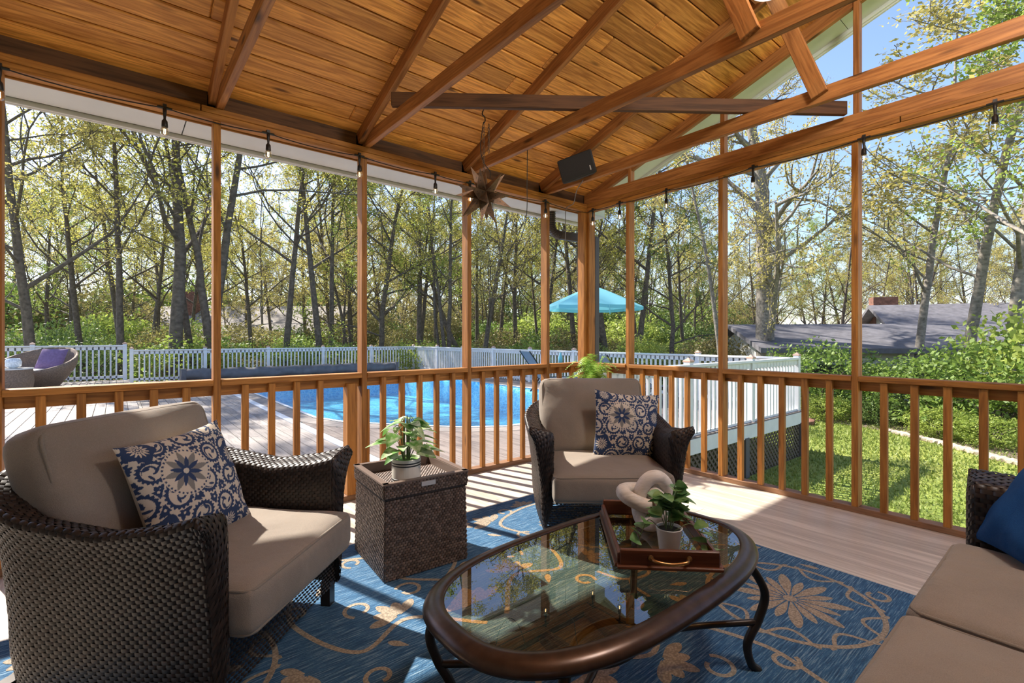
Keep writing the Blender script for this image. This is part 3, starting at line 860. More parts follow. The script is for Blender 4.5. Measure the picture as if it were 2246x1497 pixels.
# named trees: (kind, x, y, height, label)
c_, s_ = math.cos(math.radians(50.545)), math.sin(math.radians(50.545))
def spot(az_px, d):
    l = (az_px - 1123) / 1057 * d
    return d * c_ + l * s_, d * s_ - l * c_
named = [
 ('b', -1.86, 19.3, 13.0, 'slender leafy tree nearest the left end of the raised railing', None, 1.0),
 ('a', 0.11, 20.6, 14.0, 'thin dark trunk just left of the raised railing end post', None, 0.8),
 ('bare', 1.45, 19.7, 15.5, 'thick straight grey trunk rising above the lower railing, left of the forked tree', None, 1.35),
 ('d', 2.62, 20.1, 15.0, 'forked multi-stemmed tree behind the lower railing left of the first wide bay', None, 1.2),
 ('a', 5.32, 20.9, 14.5, 'tall trunk in the middle of the second screened bay', None, 0.9),
 ('a', 6.60, 20.4, 14.0, 'ivy-dark trunk of the pair right of the middle bay trunk', None, 1.0),
 ('a', 7.25, 21.1, 15.0, 'slimmer trunk of the pair in the second screened bay', None, 0.75),
 ('c', 9.37, 21.2, 13.5, 'leafy forked tree behind the third screened bay post', None, 1.0),
 ('lean', 13.9, 19.9, 10.5, 'dark leaning trunk slanting across the third screened bay', None, 1.1),
 ('a', 11.3, 20.9, 14.0, 'upright dark trunk behind the white railing corner', None, 1.0),
 ('bare', 16.3, 19.4, 14.0, 'sparse tree behind the gap between star and corner post', None, 0.9),
 ('a', 17.7, 16.6, 15.0, 'dark trunk just right of the corner downspout', None, 0.9),
 ('d', 18.2, 15.0, 15.5, 'group of dark stems right of the parasol', None, 1.2),
 ('a', 18.9, 13.7, 15.0, 'straight dark trunk left of the second lawn-side post', None, 0.95),
 ('oak', 16.6, 6.95, 15.5, 'big rough-barked oak with spreading limbs beyond the deck corner', None, 0.85),
 ('slim', 15.6, 7.9, 11.0, 'thin crooked trunk close left of the big oak', None, 1.3),
 ('slim', 18.3, 3.45, 13.0, 'slim grey-stemmed tree rising beside the neighbour chimney', None, 1.5),
 ('slim', 18.0, 2.35, 14.0, 'slim pale-stemmed tree right of the neighbour chimney', None, 1.7),
 ('slim', 17.3, 1.45, 14.5, 'tallest slim pale tree near the right edge', None, 1.8),
 ('maple', 12.9, 0.2, 10.5, 'bright green maple whose boughs hang in at the upper right', None, 1.0),
]
for k, x, y, h, lb, g, fat in named: tree(k, x, y, h, lb, None, None, fat)
# the woods behind: alike trees, in rows
R = np.random.default_rng(21)
row = []
for d, n, hs in ((23, 9, (9, 12)), (26, 12, (10, 13)), (30, 16, (10, 13)), (37, 30, (9, 13)), (48, 40, (11, 15)), (62, 44, (13, 18))):
    for i in range(n):
        az = math.radians(100 - 97 * (i + R.uniform(0.1, 0.9)) / n)
        dd = d + R.uniform(-2.5, 2.5)
        x, y = dd * math.cos(az), dd * math.sin(az)
        if d < 30 and az < math.radians(26): continue
        if d < 30 and az > math.radians(94): continue
        h = R.uniform(*hs)
        if az < math.radians(30): h *= 0.82
        k = R.choice(['a', 'b', 'c', 'd', 'bare', 'slim'], p=[0.22, 0.24, 0.17, 0.13, 0.12, 0.12])
        row.append((k, x, y, h))
def bay(x, y):
    d = x * c_ + y * s_
    px = 1123 + 1057 * (x * s_ - y * c_) / max(d, 0.1)
    for lim, nm in ((474, 'first bay on the left'), (795, 'second bay from the left'), (1024, 'third bay from the left'), (1195, 'bay behind the hanging star'), (1300, 'narrow bay left of the corner post'),
                    (1380, 'narrow bay right of the corner post'), (1586, 'bay left of the big oak'), (1878, 'bay of the big oak'), (9999, 'last bay on the right')):
        if px < lim: return nm
for k, x, y, h in row:
    dd = math.hypot(x, y)
    near = dd < 32
    lb = {'a': 'slender spring-leafed tree', 'b': 'olive-leafed tree', 'c': 'fuller green tree', 'd': 'multi-stemmed tree', 'bare': 'sparsely leafed tree', 'slim': 'thin-stemmed sapling tree'}[k]
    lb += (' in the nearer woods, ' if near else ' deep in the woods, ') + bay(x, y)
    tree(k, x, y, h, lb, 'woodland trees of the ' + bay(x, y))

# ---- shrubs
def shrub_mesh(seed, rx, ry, rz, n, size, flat=0.0):
    R = np.random.default_rng(seed)
    P = R.normal(0, 1, (n, 3)); P /= np.linalg.norm(P, axis=1)[:, None]
    rad = R.uniform(0.35, 1.0, n) ** 0.45
    lob = 1 + 0.22 * np.sin(4 * np.arctan2(P[:, 1], P[:, 0]) + seed) * np.cos(3 * P[:, 2] * 2 + seed) + 0.10 * np.sin(9 * P[:, 0] + 7 * P[:, 1] + 8 * P[:, 2])
    Q = P * (rad * lob)[:, None] * np.array((rx, ry, rz))
    Q[:, 2] += rz * 0.95
    Q = Q[Q[:, 2] > 0.02]
    return leaf_mesh(Q, size, R, flat)
def shrub_stems(seed, rx, rz):
    R = np.random.default_rng(seed); s = MB()
    for i in range(9):
        a = R.uniform(0, 2 * PI); e = np.array((math.cos(a) * rx * 0.6, math.sin(a) * rx * 0.6, rz * R.uniform(0.9, 1.5)))
        s.tube(smooth_curve([(0, 0, -0.1), e * np.array((0.35, 0.35, 0.55)), e], 4), np.linspace(0.035, 0.008, 9), 5, cap=False)
    return s.mesh('stems', True)
SH = []
for i, (mt, sz) in enumerate((('leaf_shrub', 0.11), ('leaf_green', 0.12), ('leaf_deep', 0.10), ('leaf_brush', 0.10))):
    l = shrub_mesh(40 + i, 1.5, 1.5, 1.1, 5200, sz); l.materials.append(M[mt])
    w = shrub_stems(60 + i, 1.5, 1.1); w.materials.append(M['bark'])
    SH.append((w, l))
def shrub(i, x, y, sx, sz, label, group=None):
    zg = ZG + 0.011 * max(0, math.hypot(x, y) - 24)
    t = thing('shrub', label, 'shrub', (x, y, zg), random.uniform(0, 6.28), group)
    t.scale = (sx, sx, sz)
    mobj('stems', SH[i][0], None, t); mobj('foliage', SH[i][1], None, t)
# hedge of big bushes across the lawn (right side of the view)
for i, x, y, sx, sz, lb in [
    (0, 15.2, 4.9, 1.0, 0.92, 'leafy green bush at the left end of the hedge beside the oak'),
    (2, 15.9, 3.6, 1.0, 0.66, 'dark green bush in the hedge below the grey roof'),
    (0, 15.0, 2.55, 1.0, 0.80, 'broad pale green bush in the hedge in front of the chimney'),
    (0, 14.6, 1.3, 1.1, 1.0, 'tall bright green bush at the right of the hedge'),
    (1, 15.2, 0.2, 1.2, 1.4, 'tallest yellow-green bush at the right edge'),
    (2, 14.2, 3.3, 0.45, 0.34, 'low dark bush under the hedge'),
    (1, 13.4, 2.1, 0.42, 0.30, 'low yellow-green bush at the mulch edge'),
    (1, 13.0, 1.3, 0.42, 0.28, 'small bright bush near the rock border'),
    (1, 14.0, 4.4, 0.42, 0.30, 'small bright bush behind the brick ring')]:
    shrub(i, x, y, sx, sz, lb)
k = 0
for d, n, sx, sz in ((20.5, 17, 1.0, 0.75), (25, 20, 1.2, 0.95), (32, 22, 1.5, 1.35), (44, 24, 2.2, 2.0), (58, 22, 3.0, 2.7)):
    for i in range(n):
        az = math.radians(99 - 74 * (i + R.uniform(0.2, 0.8)) / n)
        dd = d + R.uniform(-1.3, 1.3)
        x_, y_ = dd * math.cos(az), dd * math.sin(az)
        ty_ = int(R.choice([0, 1, 2, 3], p=[0.22, 0.13, 0.25, 0.40]))
        lb = ('leafy green', 'yellow-green', 'dark green', 'brownish olive')[ty_] + (' bush just behind the railing, ' if d < 22 else (' bush among the trunks, ' if d < 40 else ' bush deep in the woods, ')) + bay(x_, y_)
        shrub(ty_, x_, y_, sx * R.uniform(0.8, 1.3), sz * R.uniform(0.7, 1.35), lb, 'undergrowth of the ' + bay(x_, y_))

# ---- grass blades on the near lawn
R2 = np.random.default_rng(5)
n = 70000
gx = 3.95 + (18.5 - 3.95) * R2.uniform(0, 1, n) ** 1.5; gy = R2.uniform(-2.5, 6.2, n)
keep = ~((gy > 3.3) & (gx < 9.5)); gx, gy = gx[keep], gy[keep]; n = len(gx)
hh = R2.uniform(0.02, 0.055, n) * (1 + gx * 0.02); ww = 0.006 + gx * 0.0009
a = R2.uniform(0, 2 * PI, n)
Bp = np.stack([gx, gy, np.full(n, ZG)], 1)
dx = np.stack([np.cos(a) * ww, np.sin(a) * ww, np.zeros(n)], 1)
tipv = np.stack([R2.normal(0, 0.02, n), R2.normal(0, 0.02, n), hh], 1)
V = np.stack([Bp - dx, Bp + dx, Bp + tipv], 1).reshape(-1, 3)
gmsh = bpy.data.meshes.new('grass_blades'); gmsh.from_pydata(V.tolist(), [], np.arange(3 * n).reshape(n, 3).tolist()); gmsh.update()
M['blade'] = leaf_mat('grass blade', (0.17, 0.25, 0.04), (0.40, 0.42, 0.12), trans=0.35)
tag(mobj('grass_blades', gmsh, M['blade']), 'short grass blades over the sunny lawn', 'grass', kind='stuff')

# ---- neighbours' houses
m_brick = plain('red brown brick', (0.20, 0.09, 0.06), 0.85, noise=0.4, nscale=10)
m_roof = plain('slate grey shingles', (0.13, 0.125, 0.14), 0.9, noise=0.25, nscale=6, bump=0.4)
m_roof2 = plain('weathered tan shingles', (0.30, 0.27, 0.24), 0.9, noise=0.2, nscale=5, bump=0.4)
m_side = plain('white siding', (0.62, 0.62, 0.60), 0.7)
m_pane = plain('window pane', (0.03, 0.035, 0.045), 0.1)
def gable_house(name, label, loc, rz, Ln, Wd, hw, hr, roof, wall_m, chimney=None, wins=3):
    t = thing(name, label, 'house', loc, rz)
    MB().box((0, 0, hw / 2), (Ln, Wd, hw)).build('wall', wall_m, t)
    for sgn in (1, -1):
        e = Wd / 2 + 0.5
        A = np.array([(-Ln / 2 - 0.5, sgn * e, hw - 0.5 * hr / (Wd / 2)), (Ln / 2 + 0.5, sgn * e, hw - 0.5 * hr / (Wd / 2)), (Ln / 2 + 0.5, 0, hw + hr), (-Ln / 2 - 0.5, 0, hw + hr)])
        MB().add(np.concatenate([A, A + (0, 0, 0.15)]), [(0, 1, 2, 3), (7, 6, 5, 4), (0, 4, 5, 1), (1, 5, 6, 2), (2, 6, 7, 3), (3, 7, 4, 0)]).build('roof_slope', roof, t)
    for sgn in (1, -1):
        MB().add([(sgn * Ln / 2, -Wd / 2, hw), (sgn * Ln / 2, Wd / 2, hw), (sgn * Ln / 2, 0, hw + hr)], [(0, 1, 2)]).build('gable_end', wall_m, t)
    if chimney:
        MB().box((chimney[0], chimney[1], hw + hr * 0.7), (0.9, 0.7, hr * 1.5)).build('chimney', m_brick, t)
    for i in range(wins):
        wx = -Ln / 2 + Ln * (i + 0.5) / wins
        w = MB().box((wx, -Wd / 2 - 0.02, hw * 0.55), (1.1, 0.06, 1.3)).build('window', m_side, t)
        MB().box((wx, -Wd / 2 - 0.06, hw * 0.55), (0.95, 0.02, 1.15)).build('pane', m_pane, w)
    return t
gable_house('house', 'low grey-roofed house half hidden by trees behind the pool', (*spot(560, 36), ZG - 0.4), math.radians(-42), 13.5, 9, 2.2, 2.5, m_roof2, m_side, (-4.2, -1.0))
gable_house('house', 'dark-shingled house with a low ridge behind the hedge', (*spot(1930, 17.5), ZG - 0.6), math.radians(-48), 9.5, 6.0, 2.35, 0.7, m_roof, m_side, None)
gable_house('house', 'taller dark-shingled house wing with brick chimney behind the hedge', (*spot(2150, 19.5), ZG - 0.6), math.radians(-62), 6.5, 6.5, 2.7, 1.25, m_roof, m_side, (-2.9, 1.2))
gable_house('garden_shed', 'small white shed seen through the far pool railing', (*spot(620, 24), ZG - 0.9), math.radians(-40), 2.2, 1.8, 1.0, 0.5, m_side, m_side, None, 1)

# ---- mulch bed, rock edging and brick ring at the end of the lawn
M['mulch'] = plain('bark mulch', (0.16, 0.115, 0.09), 0.95, noise=0.5, nscale=14, bump=0.8)
bed = MB(); pts = smooth_curve([(13.0, 6.0, ZG), (13.6, 4.6, ZG), (13.4, 3.2, ZG), (12.6, 2.0, ZG), (11.6, 0.9, ZG), (10.6, -0.6, ZG)], 6)
Gm = np.stack([pts + (0, 0, 0.012), pts + (5.5, 0.5, 0.02)])
tag(bed.grid(Gm).build('mulch_bed', M['mulch']), 'brown mulch bed along the hedge', kind='structure')
M['rock'] = plain('tan rock', (0.42, 0.35, 0.27), 0.9, noise=0.3, nscale=6)
rk = []
for i in range(3):
    bm = bmesh.new(); bmesh.ops.create_icosphere(bm, subdivisions=1, radius=1)
    rr = random.Random(i)
    for v in bm.verts: v.co *= rr.uniform(0.75, 1.15)
    me = bpy.data.meshes.new('rock'); bm.to_mesh(me); bm.free(); me.materials.append(M['rock']); rk.append(me)
n = 0
for i, p in enumerate(pts):
    if p[1] > 3.0: continue
    for q in (0, 1):
        pp = p if q == 0 else (p + pts[min(i + 1, len(pts) - 1)]) / 2
        o = tag(mobj('edging_rock', rk[n % 3], None, None, (pp[0] - 0.05, pp[1], ZG + 0.035)), 'tan rock in the border between lawn and mulch bed', 'rock', 'edging rocks along the mulch bed')
        o.scale = (0.13, 0.10, 0.07); o.rotation_euler = (0, 0, random.uniform(0, 6)); n += 1
ring = thing('brick_ring', 'low ring of red bricks round a small bed on the lawn', 'planter', (12.9, 5.0, ZG))
for i in range(18):
    a = 2 * PI * i / 18
    o = beam('brick', (0.62 * math.cos(a) - 0.09 * math.sin(a), 0.62 * math.sin(a) + 0.09 * math.cos(a), 0.05), (0.62 * math.cos(a) + 0.09 * math.sin(a), 0.62 * math.sin(a) - 0.09 * math.cos(a), 0.05), 0.1, 0.09, m_brick, ring, bw=0.004)
# ================================================================ furniture on the porch
def fabric(name, c0, c1, bump=0.35, scale=420, rough=0.9):
    m, nt, b, out = mat_new(name)
    L = nt.links.new
    tc = N(nt, 'ShaderNodeTexCoord')
    w1 = N(nt, 'ShaderNodeTexWave', i_Scale=scale / 6.28 * 0.5, i_Distortion=1.0, bands_direction='DIAGONAL'); w2 = N(nt, 'ShaderNodeTexNoise', i_Scale=scale, i_Detail=2)
    n = N(nt, 'ShaderNodeTexNoise', i_Scale=5, i_Detail=4)
    L(tc.outputs['Object'], w1.inputs['Vector']); L(tc.outputs['Object'], w2.inputs['Vector']); L(tc.outputs['Object'], n.inputs['Vector'])
    mx = N(nt, 'ShaderNodeMath', operation='MULTIPLY_ADD', i_1=0.55); L(w2.outputs['Fac'], mx.inputs[0])
    m2 = N(nt, 'ShaderNodeMath', operation='MULTIPLY', i_1=0.45); L(n.outputs['Fac'], m2.inputs[0]); L(m2.outputs[0], mx.inputs[2])
    r = ramp(nt, [(0.35, c0), (0.65, c1)]); L(mx.outputs[0], r.inputs[0]); L(r.outputs[0], b.inputs['Base Color'])
    b.inputs['Roughness'].default_value = rough
    b.inputs['Sheen Weight'].default_value = 0.15
    bp = N(nt, 'ShaderNodeBump', i_Strength=bump, i_Distance=0.003); L(w2.outputs['Fac'], bp.inputs['Height'])
    n3 = N(nt, 'ShaderNodeTexNoise', i_Scale=7, i_Detail=2, i_Distortion=0.6); L(tc.outputs['Object'], n3.inputs['Vector'])
    bp2 = N(nt, 'ShaderNodeBump', i_Strength=0.35, i_Distance=0.02); L(n3.outputs['Fac'], bp2.inputs['Height']); L(bp.outputs[0], bp2.inputs['Normal'])
    L(bp2.outputs[0], b.inputs['Normal'])
    return m
M['taupe'] = fabric('taupe cushion fabric', (0.175, 0.142, 0.112), (0.24, 0.198, 0.158))
M['taupe_dark'] = fabric('taupe piping', (0.165, 0.135, 0.104), (0.205, 0.168, 0.132))
M['blue_velvet'] = fabric('blue velvet', (0.006, 0.035, 0.115), (0.012, 0.065, 0.19), bump=0.1)
M['blue_velvet'].node_tree.nodes['Principled BSDF'].inputs['Sheen Weight'].default_value = 0.0
M['blue_velvet'].node_tree.nodes['Principled BSDF'].inputs['Specular IOR Level'].default_value = 0.15
def wicker_mat(name, c0, c1, rough=0.42):
    m, nt, b, out = mat_new(name)
    g = N(nt, 'ShaderNodeNewGeometry'); r = ramp(nt, [(0.0, c0), (1.0, c1)])
    nt.links.new(g.outputs['Random Per Island'], r.inputs[0]); nt.links.new(r.outputs[0], b.inputs['Base Color'])
    b.inputs['Roughness'].default_value = rough; b.inputs['Specular IOR Level'].default_value = 0.35
    return m
M['wicker'] = wicker_mat('brown resin wicker', (0.012, 0.0072, 0.0052), (0.036, 0.0225, 0.0165))
M['wicker_t'] = wicker_mat('taupe resin wicker', (0.075, 0.050, 0.038), (0.185, 0.130, 0.102))
M['core'] = plain('wicker shadow core', (0.022, 0.016, 0.013), 0.8)

class Surf:
    """smooth surface through a grid of points, u then v"""
    def __init__(s, G): s.G = np.asarray(G, float)
    def __call__(s, u, v):
        a, b = s.G.shape[:2]
        fu = np.clip(u, 0, 1) * (a - 1); fv = np.clip(v, 0, 1) * (b - 1)
        i = np.minimum(fu.astype(int), a - 2); j = np.minimum(fv.astype(int), b - 2)
        tu = (fu - i)[:, None]; tv = (fv - j)[:, None]
        G = s.G
        return (G[i, j] * (1 - tu) + G[i + 1, j] * tu) * (1 - tv) + (G[i, j + 1] * (1 - tu) + G[i + 1, j + 1] * tu) * tv
    def normal(s, u, v, e=0.004):
        du = s(u + e, v) - s(u - e, v); dv = s(u, v + e) - s(u, v - e)
        n = np.cross(du, dv); return n / (np.linalg.norm(n, axis=1)[:, None] + 1e-9)
def weave(S, nu, nv, amp=0.0038, flip=1, wu=1.10, wv=0.97, seed=0, mu=7, mv=3):
    """real woven strands over a surface: each visible strand hump is its own little strip"""
    R = np.random.default_rng(seed)
    I, J = np.meshgrid(np.arange(-1, nu + 1), np.arange(nv)); I, J = I.ravel(), J.ravel()
    uc = (I + 0.5 + 0.5 * (J % 2)) / nu; vc = (J + 0.5) / nv
    ok = (uc > -0.3 / nu) & (uc < 1 + 0.3 / nu); uc, vc = uc[ok], vc[ok]
    n = len(uc)
    tu = np.linspace(-0.5, 0.5, mu); tv = np.linspace(-0.5, 0.5, mv)
    U = uc[:, None, None] + (tu * wu / nu)[None, :, None] + 0 * tv[None, None, :]
    V = vc[:, None, None] + (tv * wv / nv)[None, None, :] + 0 * tu[None, :, None]
    D = amp * ((1 - 1.25 * np.abs(2 * tu) ** 3)[None, :, None] + 0.15 * (1 - (2 * tv) ** 2)[None, None, :]) + R.normal(0, amp * 0.08, (n, 1, 1))
    u, v = U.ravel(), V.ravel()
    P = S(u, v) + flip * S.normal(u, v) * np.broadcast_to(D, U.shape).ravel()[:, None]
    base = np.arange(n)[:, None] * (mu * mv)
    F = []
    for a in range(mu - 1):
        for b in range(mv - 1):
            q = np.array([a * mv + b, (a + 1) * mv + b, (a + 1) * mv + b + 1, a * mv + b + 1])
            if flip < 0: q = q[::-1]
            F.append(base + q)
    F = np.concatenate(F)
    m = bpy.data.meshes.new('weave'); m.from_pydata(P.tolist(), [], F.tolist())
    m.polygons.foreach_set('use_smooth', np.ones(len(m.polygons), bool)); m.update()
    return m
def resample(P, n):
    P = np.asarray(P, float); d = np.r_[0, np.cumsum(np.linalg.norm(np.diff(P, axis=0), axis=1))]
    t = np.linspace(0, d[-1], n)
    return np.stack([np.interp(t, d, P[:, k]) for k in range(P.shape[1])], 1)

def soft_box(dx, dy, dz, r=0.05, bulge=0.02, n=14, side=0.0, seed=1, wob=0.004, fold=0.0):
    """puffed cushion body"""
    h = np.array((dx, dy, dz)) / 2
    t = np.sin(np.linspace(-1, 1, n + 1) * PI / 2)
    R = np.random.default_rng(seed); ph = R.uniform(0, 6, 6)
    mb = MB()
    for ax in range(3):
        for sg in (-1, 1):
            a, b = [k for k in range(3) if k != ax]
            A, B = np.meshgrid(t, t, indexing='ij')
            p = np.zeros((n + 1, n + 1, 3)); p[..., a] = A * h[a]; p[..., b] = B * h[b]; p[..., ax] = sg * h[ax]
            q = np.clip(p, -(h - r), h - r); dlt = p - q
            ln = np.linalg.norm(dlt, axis=-1, keepdims=True); p = q + dlt / (ln + 1e-9) * r
            X, Y, Z = p[..., 0] / h[0], p[..., 1] / h[1], p[..., 2] / h[2]
            crown = np.clip(1 - X ** 2, 0, 1) * np.clip(1 - Y ** 2, 0, 1)
            p[..., 2] += np.sign(Z) * bulge * crown ** 0.7 * np.abs(Z) + wob * np.sin(5 * X + ph[0]) * np.sin(4 * Y + ph[1]) * np.abs(Z)
            if fold: p[..., 2] += fold * (Z > 0.6) * crown ** 0.3 * (np.sin(26 * Y + 3 * np.sin(2.2 * X + ph[2]) + ph[3]) * np.clip(np.sin(3.1 * Y + ph[4] + 0.8 * X), 0, 1) - 0.2)
            p[..., 0] += np.sign(X) * side * np.abs(X) * (1 - Y ** 2) * (1 - Z ** 2)
            p[..., 1] += np.sign(Y) * side * np.abs(Y) * (1 - X ** 2) * (1 - Z ** 2)
            if (sg > 0) == (ax != 1): mb.grid(p)
            else: mb.grid(p[::-1])
    return mb
def rect_path(hx, hy, rc, z, n=6):
    pts = []
    for cx, cy, a0 in ((hx - rc, hy - rc, 0), (-(hx - rc), hy - rc, PI / 2), (-(hx - rc), -(hy - rc), PI), (hx - rc, -(hy - rc), 3 * PI / 2)):
        for k in range(n + 1):
            a = a0 + PI / 2 * k / n; pts.append((cx + rc * math.cos(a), cy + rc * math.sin(a), z))
    # fill straights
    out = []
    for i in range(len(pts)):
        p, q = np.array(pts[i]), np.array(pts[(i + 1) % len(pts)])
        m = max(1, int(np.linalg.norm(q - p) / 0.05))
        for k in range(m): out.append(p + (q - p) * k / m)
    return np.array(out)
def cushion(name, parent, dx, dy, dz, loc, rot=(0, 0, 0), r=0.05, bulge=0.02, seed=1, pipe=0.006, side=0.006, wob=0.004, fold=0.0):
    o = soft_box(dx, dy, dz, r, bulge, seed=seed, side=side, wob=wob, fold=fold, n=30 if fold else 14).build(name, M['taupe'], parent, smooth=True, loc=loc, rot=rot)
    m = o.modifiers.new('weld', 'WELD'); m.merge_threshold = 0.0008
    k = r * (1 - 0.7071)
    for sg in (-1, 1):
        path = rect_path(dx / 2 - k, dy / 2 - k, r * 1.0, sg * (dz / 2 - k))
        MB().tube(path, pipe, 6, closed=True).build('piping', M['taupe_dark'], o, smooth=True)
    return o

def shell_surface(path, zt, flare, wt, inner=-0.105, zin=0.2, zb=0.095, n=90, m=60):
    """swept arm-and-back shell: outer face, rolled top, inner face"""
    P = resample(smooth_curve(path, 12), n)
    T = np.gradient(P, axis=0); T /= np.linalg.norm(T, axis=1)[:, None]
    Nn = np.stack([T[:, 1], -T[:, 0]], 1)          # outward for a path walked with the seat on its left... set by caller
    c = P.mean(0)
    if ((P[0] - c) @ Nn[0]) < 0: Nn = -Nn
    half = (n - 1) / 2
    G = np.zeros((n, m, 3))
    for i in range(n):
        s = 1 - abs(i - half) / half               # 0 at the arm fronts, 1 at the middle of the back
        z_ = np.interp(s, *zt); f = np.interp(s, *flare); w = np.interp(s, *wt)
        pr = np.array([(-0.03, zb), (-0.016, 0.20), (-0.010, 0.34), (f * 0.30, z_ - 0.12), (f * 0.75, z_ - 0.04), (f, z_ - 0.008), (f - 0.012, z_ + 0.006),
                       (f - w * 0.35, z_ - 0.004), (f - w * 0.7, z_ - 0.012), (f - w, z_ - 0.03), (min(f - w - 0.006, inner * 0.9), z_ - 0.09), (inner, z_ * 0.5 + zin * 0.45), (inner, zin)])
        q = resample(smooth_curve(pr, 5), m)
        G[i, :, :2] = P[i] + Nn[i] * q[:, :1]; G[i, :, 2] = q[:, 1]
    return G

def wicker_shell(parent, G, nu, nv, capn=(5, 52), seed=0, mat='wicker', vtop=0.53):
    S = Surf(G)
    # orientation of the outward normal
    nrm = S.normal(np.array([0.5]), np.array([0.2]))[0]; c = G.reshape(-1, 3).mean(0); p = S(np.array([0.5]), np.array([0.2]))[0]
    fl = 1 if (p - c)[:2] @ nrm[:2] > 0 else -1
    o = mobj('woven_shell', weave(S, nu, nv, flip=fl, seed=seed), M[mat], parent); o['kind'] = 'stuff'
    un = np.repeat(np.linspace(0, 1, G.shape[0]), G.shape[1]); vn = np.tile(np.linspace(0, 1, G.shape[1]), G.shape[0])
    B = (S(un, vn) - fl * 0.003 * S.normal(un, vn)).reshape(G.shape)
    MB().grid(B).build('shell_core', M['core'], parent, smooth=True)
    # closed arm fronts
    for i, k in ((0, 1), (-1, -1)):
        row = G[i]; m = len(row); kt = int(m * vtop)
        out_ = resample(row[:kt], 30); inn = resample(row[kt - 1:][::-1], 30)
        fwd = G[0, :, :2].mean(0) - G[3, :, :2].mean(0); fwd /= np.linalg.norm(fwd)
        C_ = np.zeros((30, 8, 3))
        for a in range(30):
            for b in range(8):
                s = b / 7
                q = out_[a] * (1 - s) + inn[a] * s
                q = q + np.array((*fwd, 0)) * 0.022 * math.sin(PI * s) ** 0.7
                C_[a, b] = q
        Sc = Surf(C_.transpose(1, 0, 2))
        f2 = 1 if Sc.normal(np.array([0.5]), np.array([0.5]))[0][:2] @ fwd > 0 else -1
        w = mobj('woven_arm_front', weave(Sc, capn[0], capn[1], flip=f2, seed=seed + 3), M[mat], parent); w['kind'] = 'stuff'
        MB().grid(C_ - np.array((*fwd, 0)) * 0.004).build('arm_front_core', M['core'], parent)

def leg_post(parent, x, y, h=0.11, s=0.042):
    return MB().box((x, y, h / 2), (s, s, h)).build('leg', M['dark_metal'], parent)

CH_ZT = ([0, 0.10, 0.28, 0.5, 0.7, 0.85, 1], [0.662, 0.628, 0.602, 0.635, 0.71, 0.75, 0.76])
CH_FL = ([0, 0.10, 0.28, 0.6, 1], [0.060, 0.044, 0.032, 0.042, 0.05])
CH_WT = ([0, 0.10, 0.3, 0.6, 1], [0.130, 0.115, 0.10, 0.095, 0.08])
def armchair(label, loc, rz):
    t = thing('wicker_armchair', label, 'armchair', loc, rz, 'matching wicker armchairs')
    path = [(0.37, 0.392), (0.18, 0.405), (-0.05, 0.412), (-0.25, 0.40), (-0.38, 0.31), (-0.435, 0.12), (-0.435, -0.12), (-0.38, -0.31), (-0.25, -0.40), (-0.05, -0.412), (0.18, -0.405), (0.37, -0.392)]
    G = shell_surface(path, CH_ZT, CH_FL, CH_WT, inner=-0.075, zin=0.27)
    wicker_shell(t, G, 82, 80, capn=(4, 36))
    # open-woven front apron
    A = np.zeros((8, 4, 3))
    for i in range(8):
        for j in range(4): A[i, j] = (0.355 + 0.004 * math.sin(i), -0.36 + 0.72 * i / 7, 0.09 + 0.19 * j / 3)
    w = mobj('woven_apron', weave(Surf(A), 34, 14, amp=0.003, flip=1, wu=0.86, wv=0.62, seed=9), M['wicker'], t); w['kind'] = 'stuff'
    MB().box((0.0, 0, 0.262), (0.70, 0.66, 0.02)).build('seat_deck', M['core'], t)
    for sx in (-0.33, 0.33):
        for sy in (-0.345, 0.345): leg_post(t, sx, sy)
    cushion('seat_cushion', t, 0.66, 0.655, 0.145, (0.124, 0, 0.346), r=0.032, bulge=0.024, seed=3)
    cushion('back_cushion', t, 0.50, 0.685, 0.165, (-0.245, 0, 0.625), (0, math.radians(-109), 0), r=0.05, bulge=0.035, seed=5, wob=0.009)
    return t
ch1 = armchair('brown wicker armchair with taupe cushions at the left, its back to the pool rail', (0.229, 2.111, 0), math.radians(-46.5))
ch2 = copy_tree(ch1)
ch2.location = (2.315, 1.97, 0); ch2.rotation_euler = (0, 0, math.radians(231.6))
ch2['label'] = 'brown wicker armchair with taupe cushions in front of the fern, facing the coffee table'

# ---- sofa along the lower right, facing the pool
sf = thing('wicker_sofa', 'brown wicker sofa with taupe seat cushions cut off by the right edge', 'sofa', (1.335, -0.08, 0), PI / 2)
path = [(0.37, 1.18), (0.10, 1.19), (-0.20, 1.18), (-0.38, 1.09), (-0.44, 0.8), (-0.44, 0.3), (-0.44, -0.3), (-0.44, -0.8), (-0.38, -1.09), (-0.20, -1.18), (0.10, -1.19), (0.37, -1.18)]
G = shell_surface(path, ([0, 0.1, 0.3, 0.6, 1], [0.645, 0.64, 0.64, 0.72, 0.76]), ([0, 0.3, 1], [0.03, 0.03, 0.04]), ([0, 0.3, 1], [0.14, 0.13, 0.10]))
wicker_shell(sf, G, 112, 68, capn=(4, 34), seed=4)
A = np.zeros((8, 4, 3))
for i in range(8):
    for j in range(4): A[i, j] = (0.355, -1.1 + 2.2 * i / 7, 0.09 + 0.14 * j / 3)
w = mobj('woven_apron', weave(Surf(A), 120, 13, amp=0.003, flip=1, wu=0.86, wv=0.62, seed=9), M['wicker'], sf); w['kind'] = 'stuff'
MB().box((0, 0, 0.205), (0.7, 2.2, 0.02)).build('seat_deck', M['core'], sf)
for sx in (-0.33, 0.33):
    for sy in (-1.1, 1.1): leg_post(sf, sx, sy)
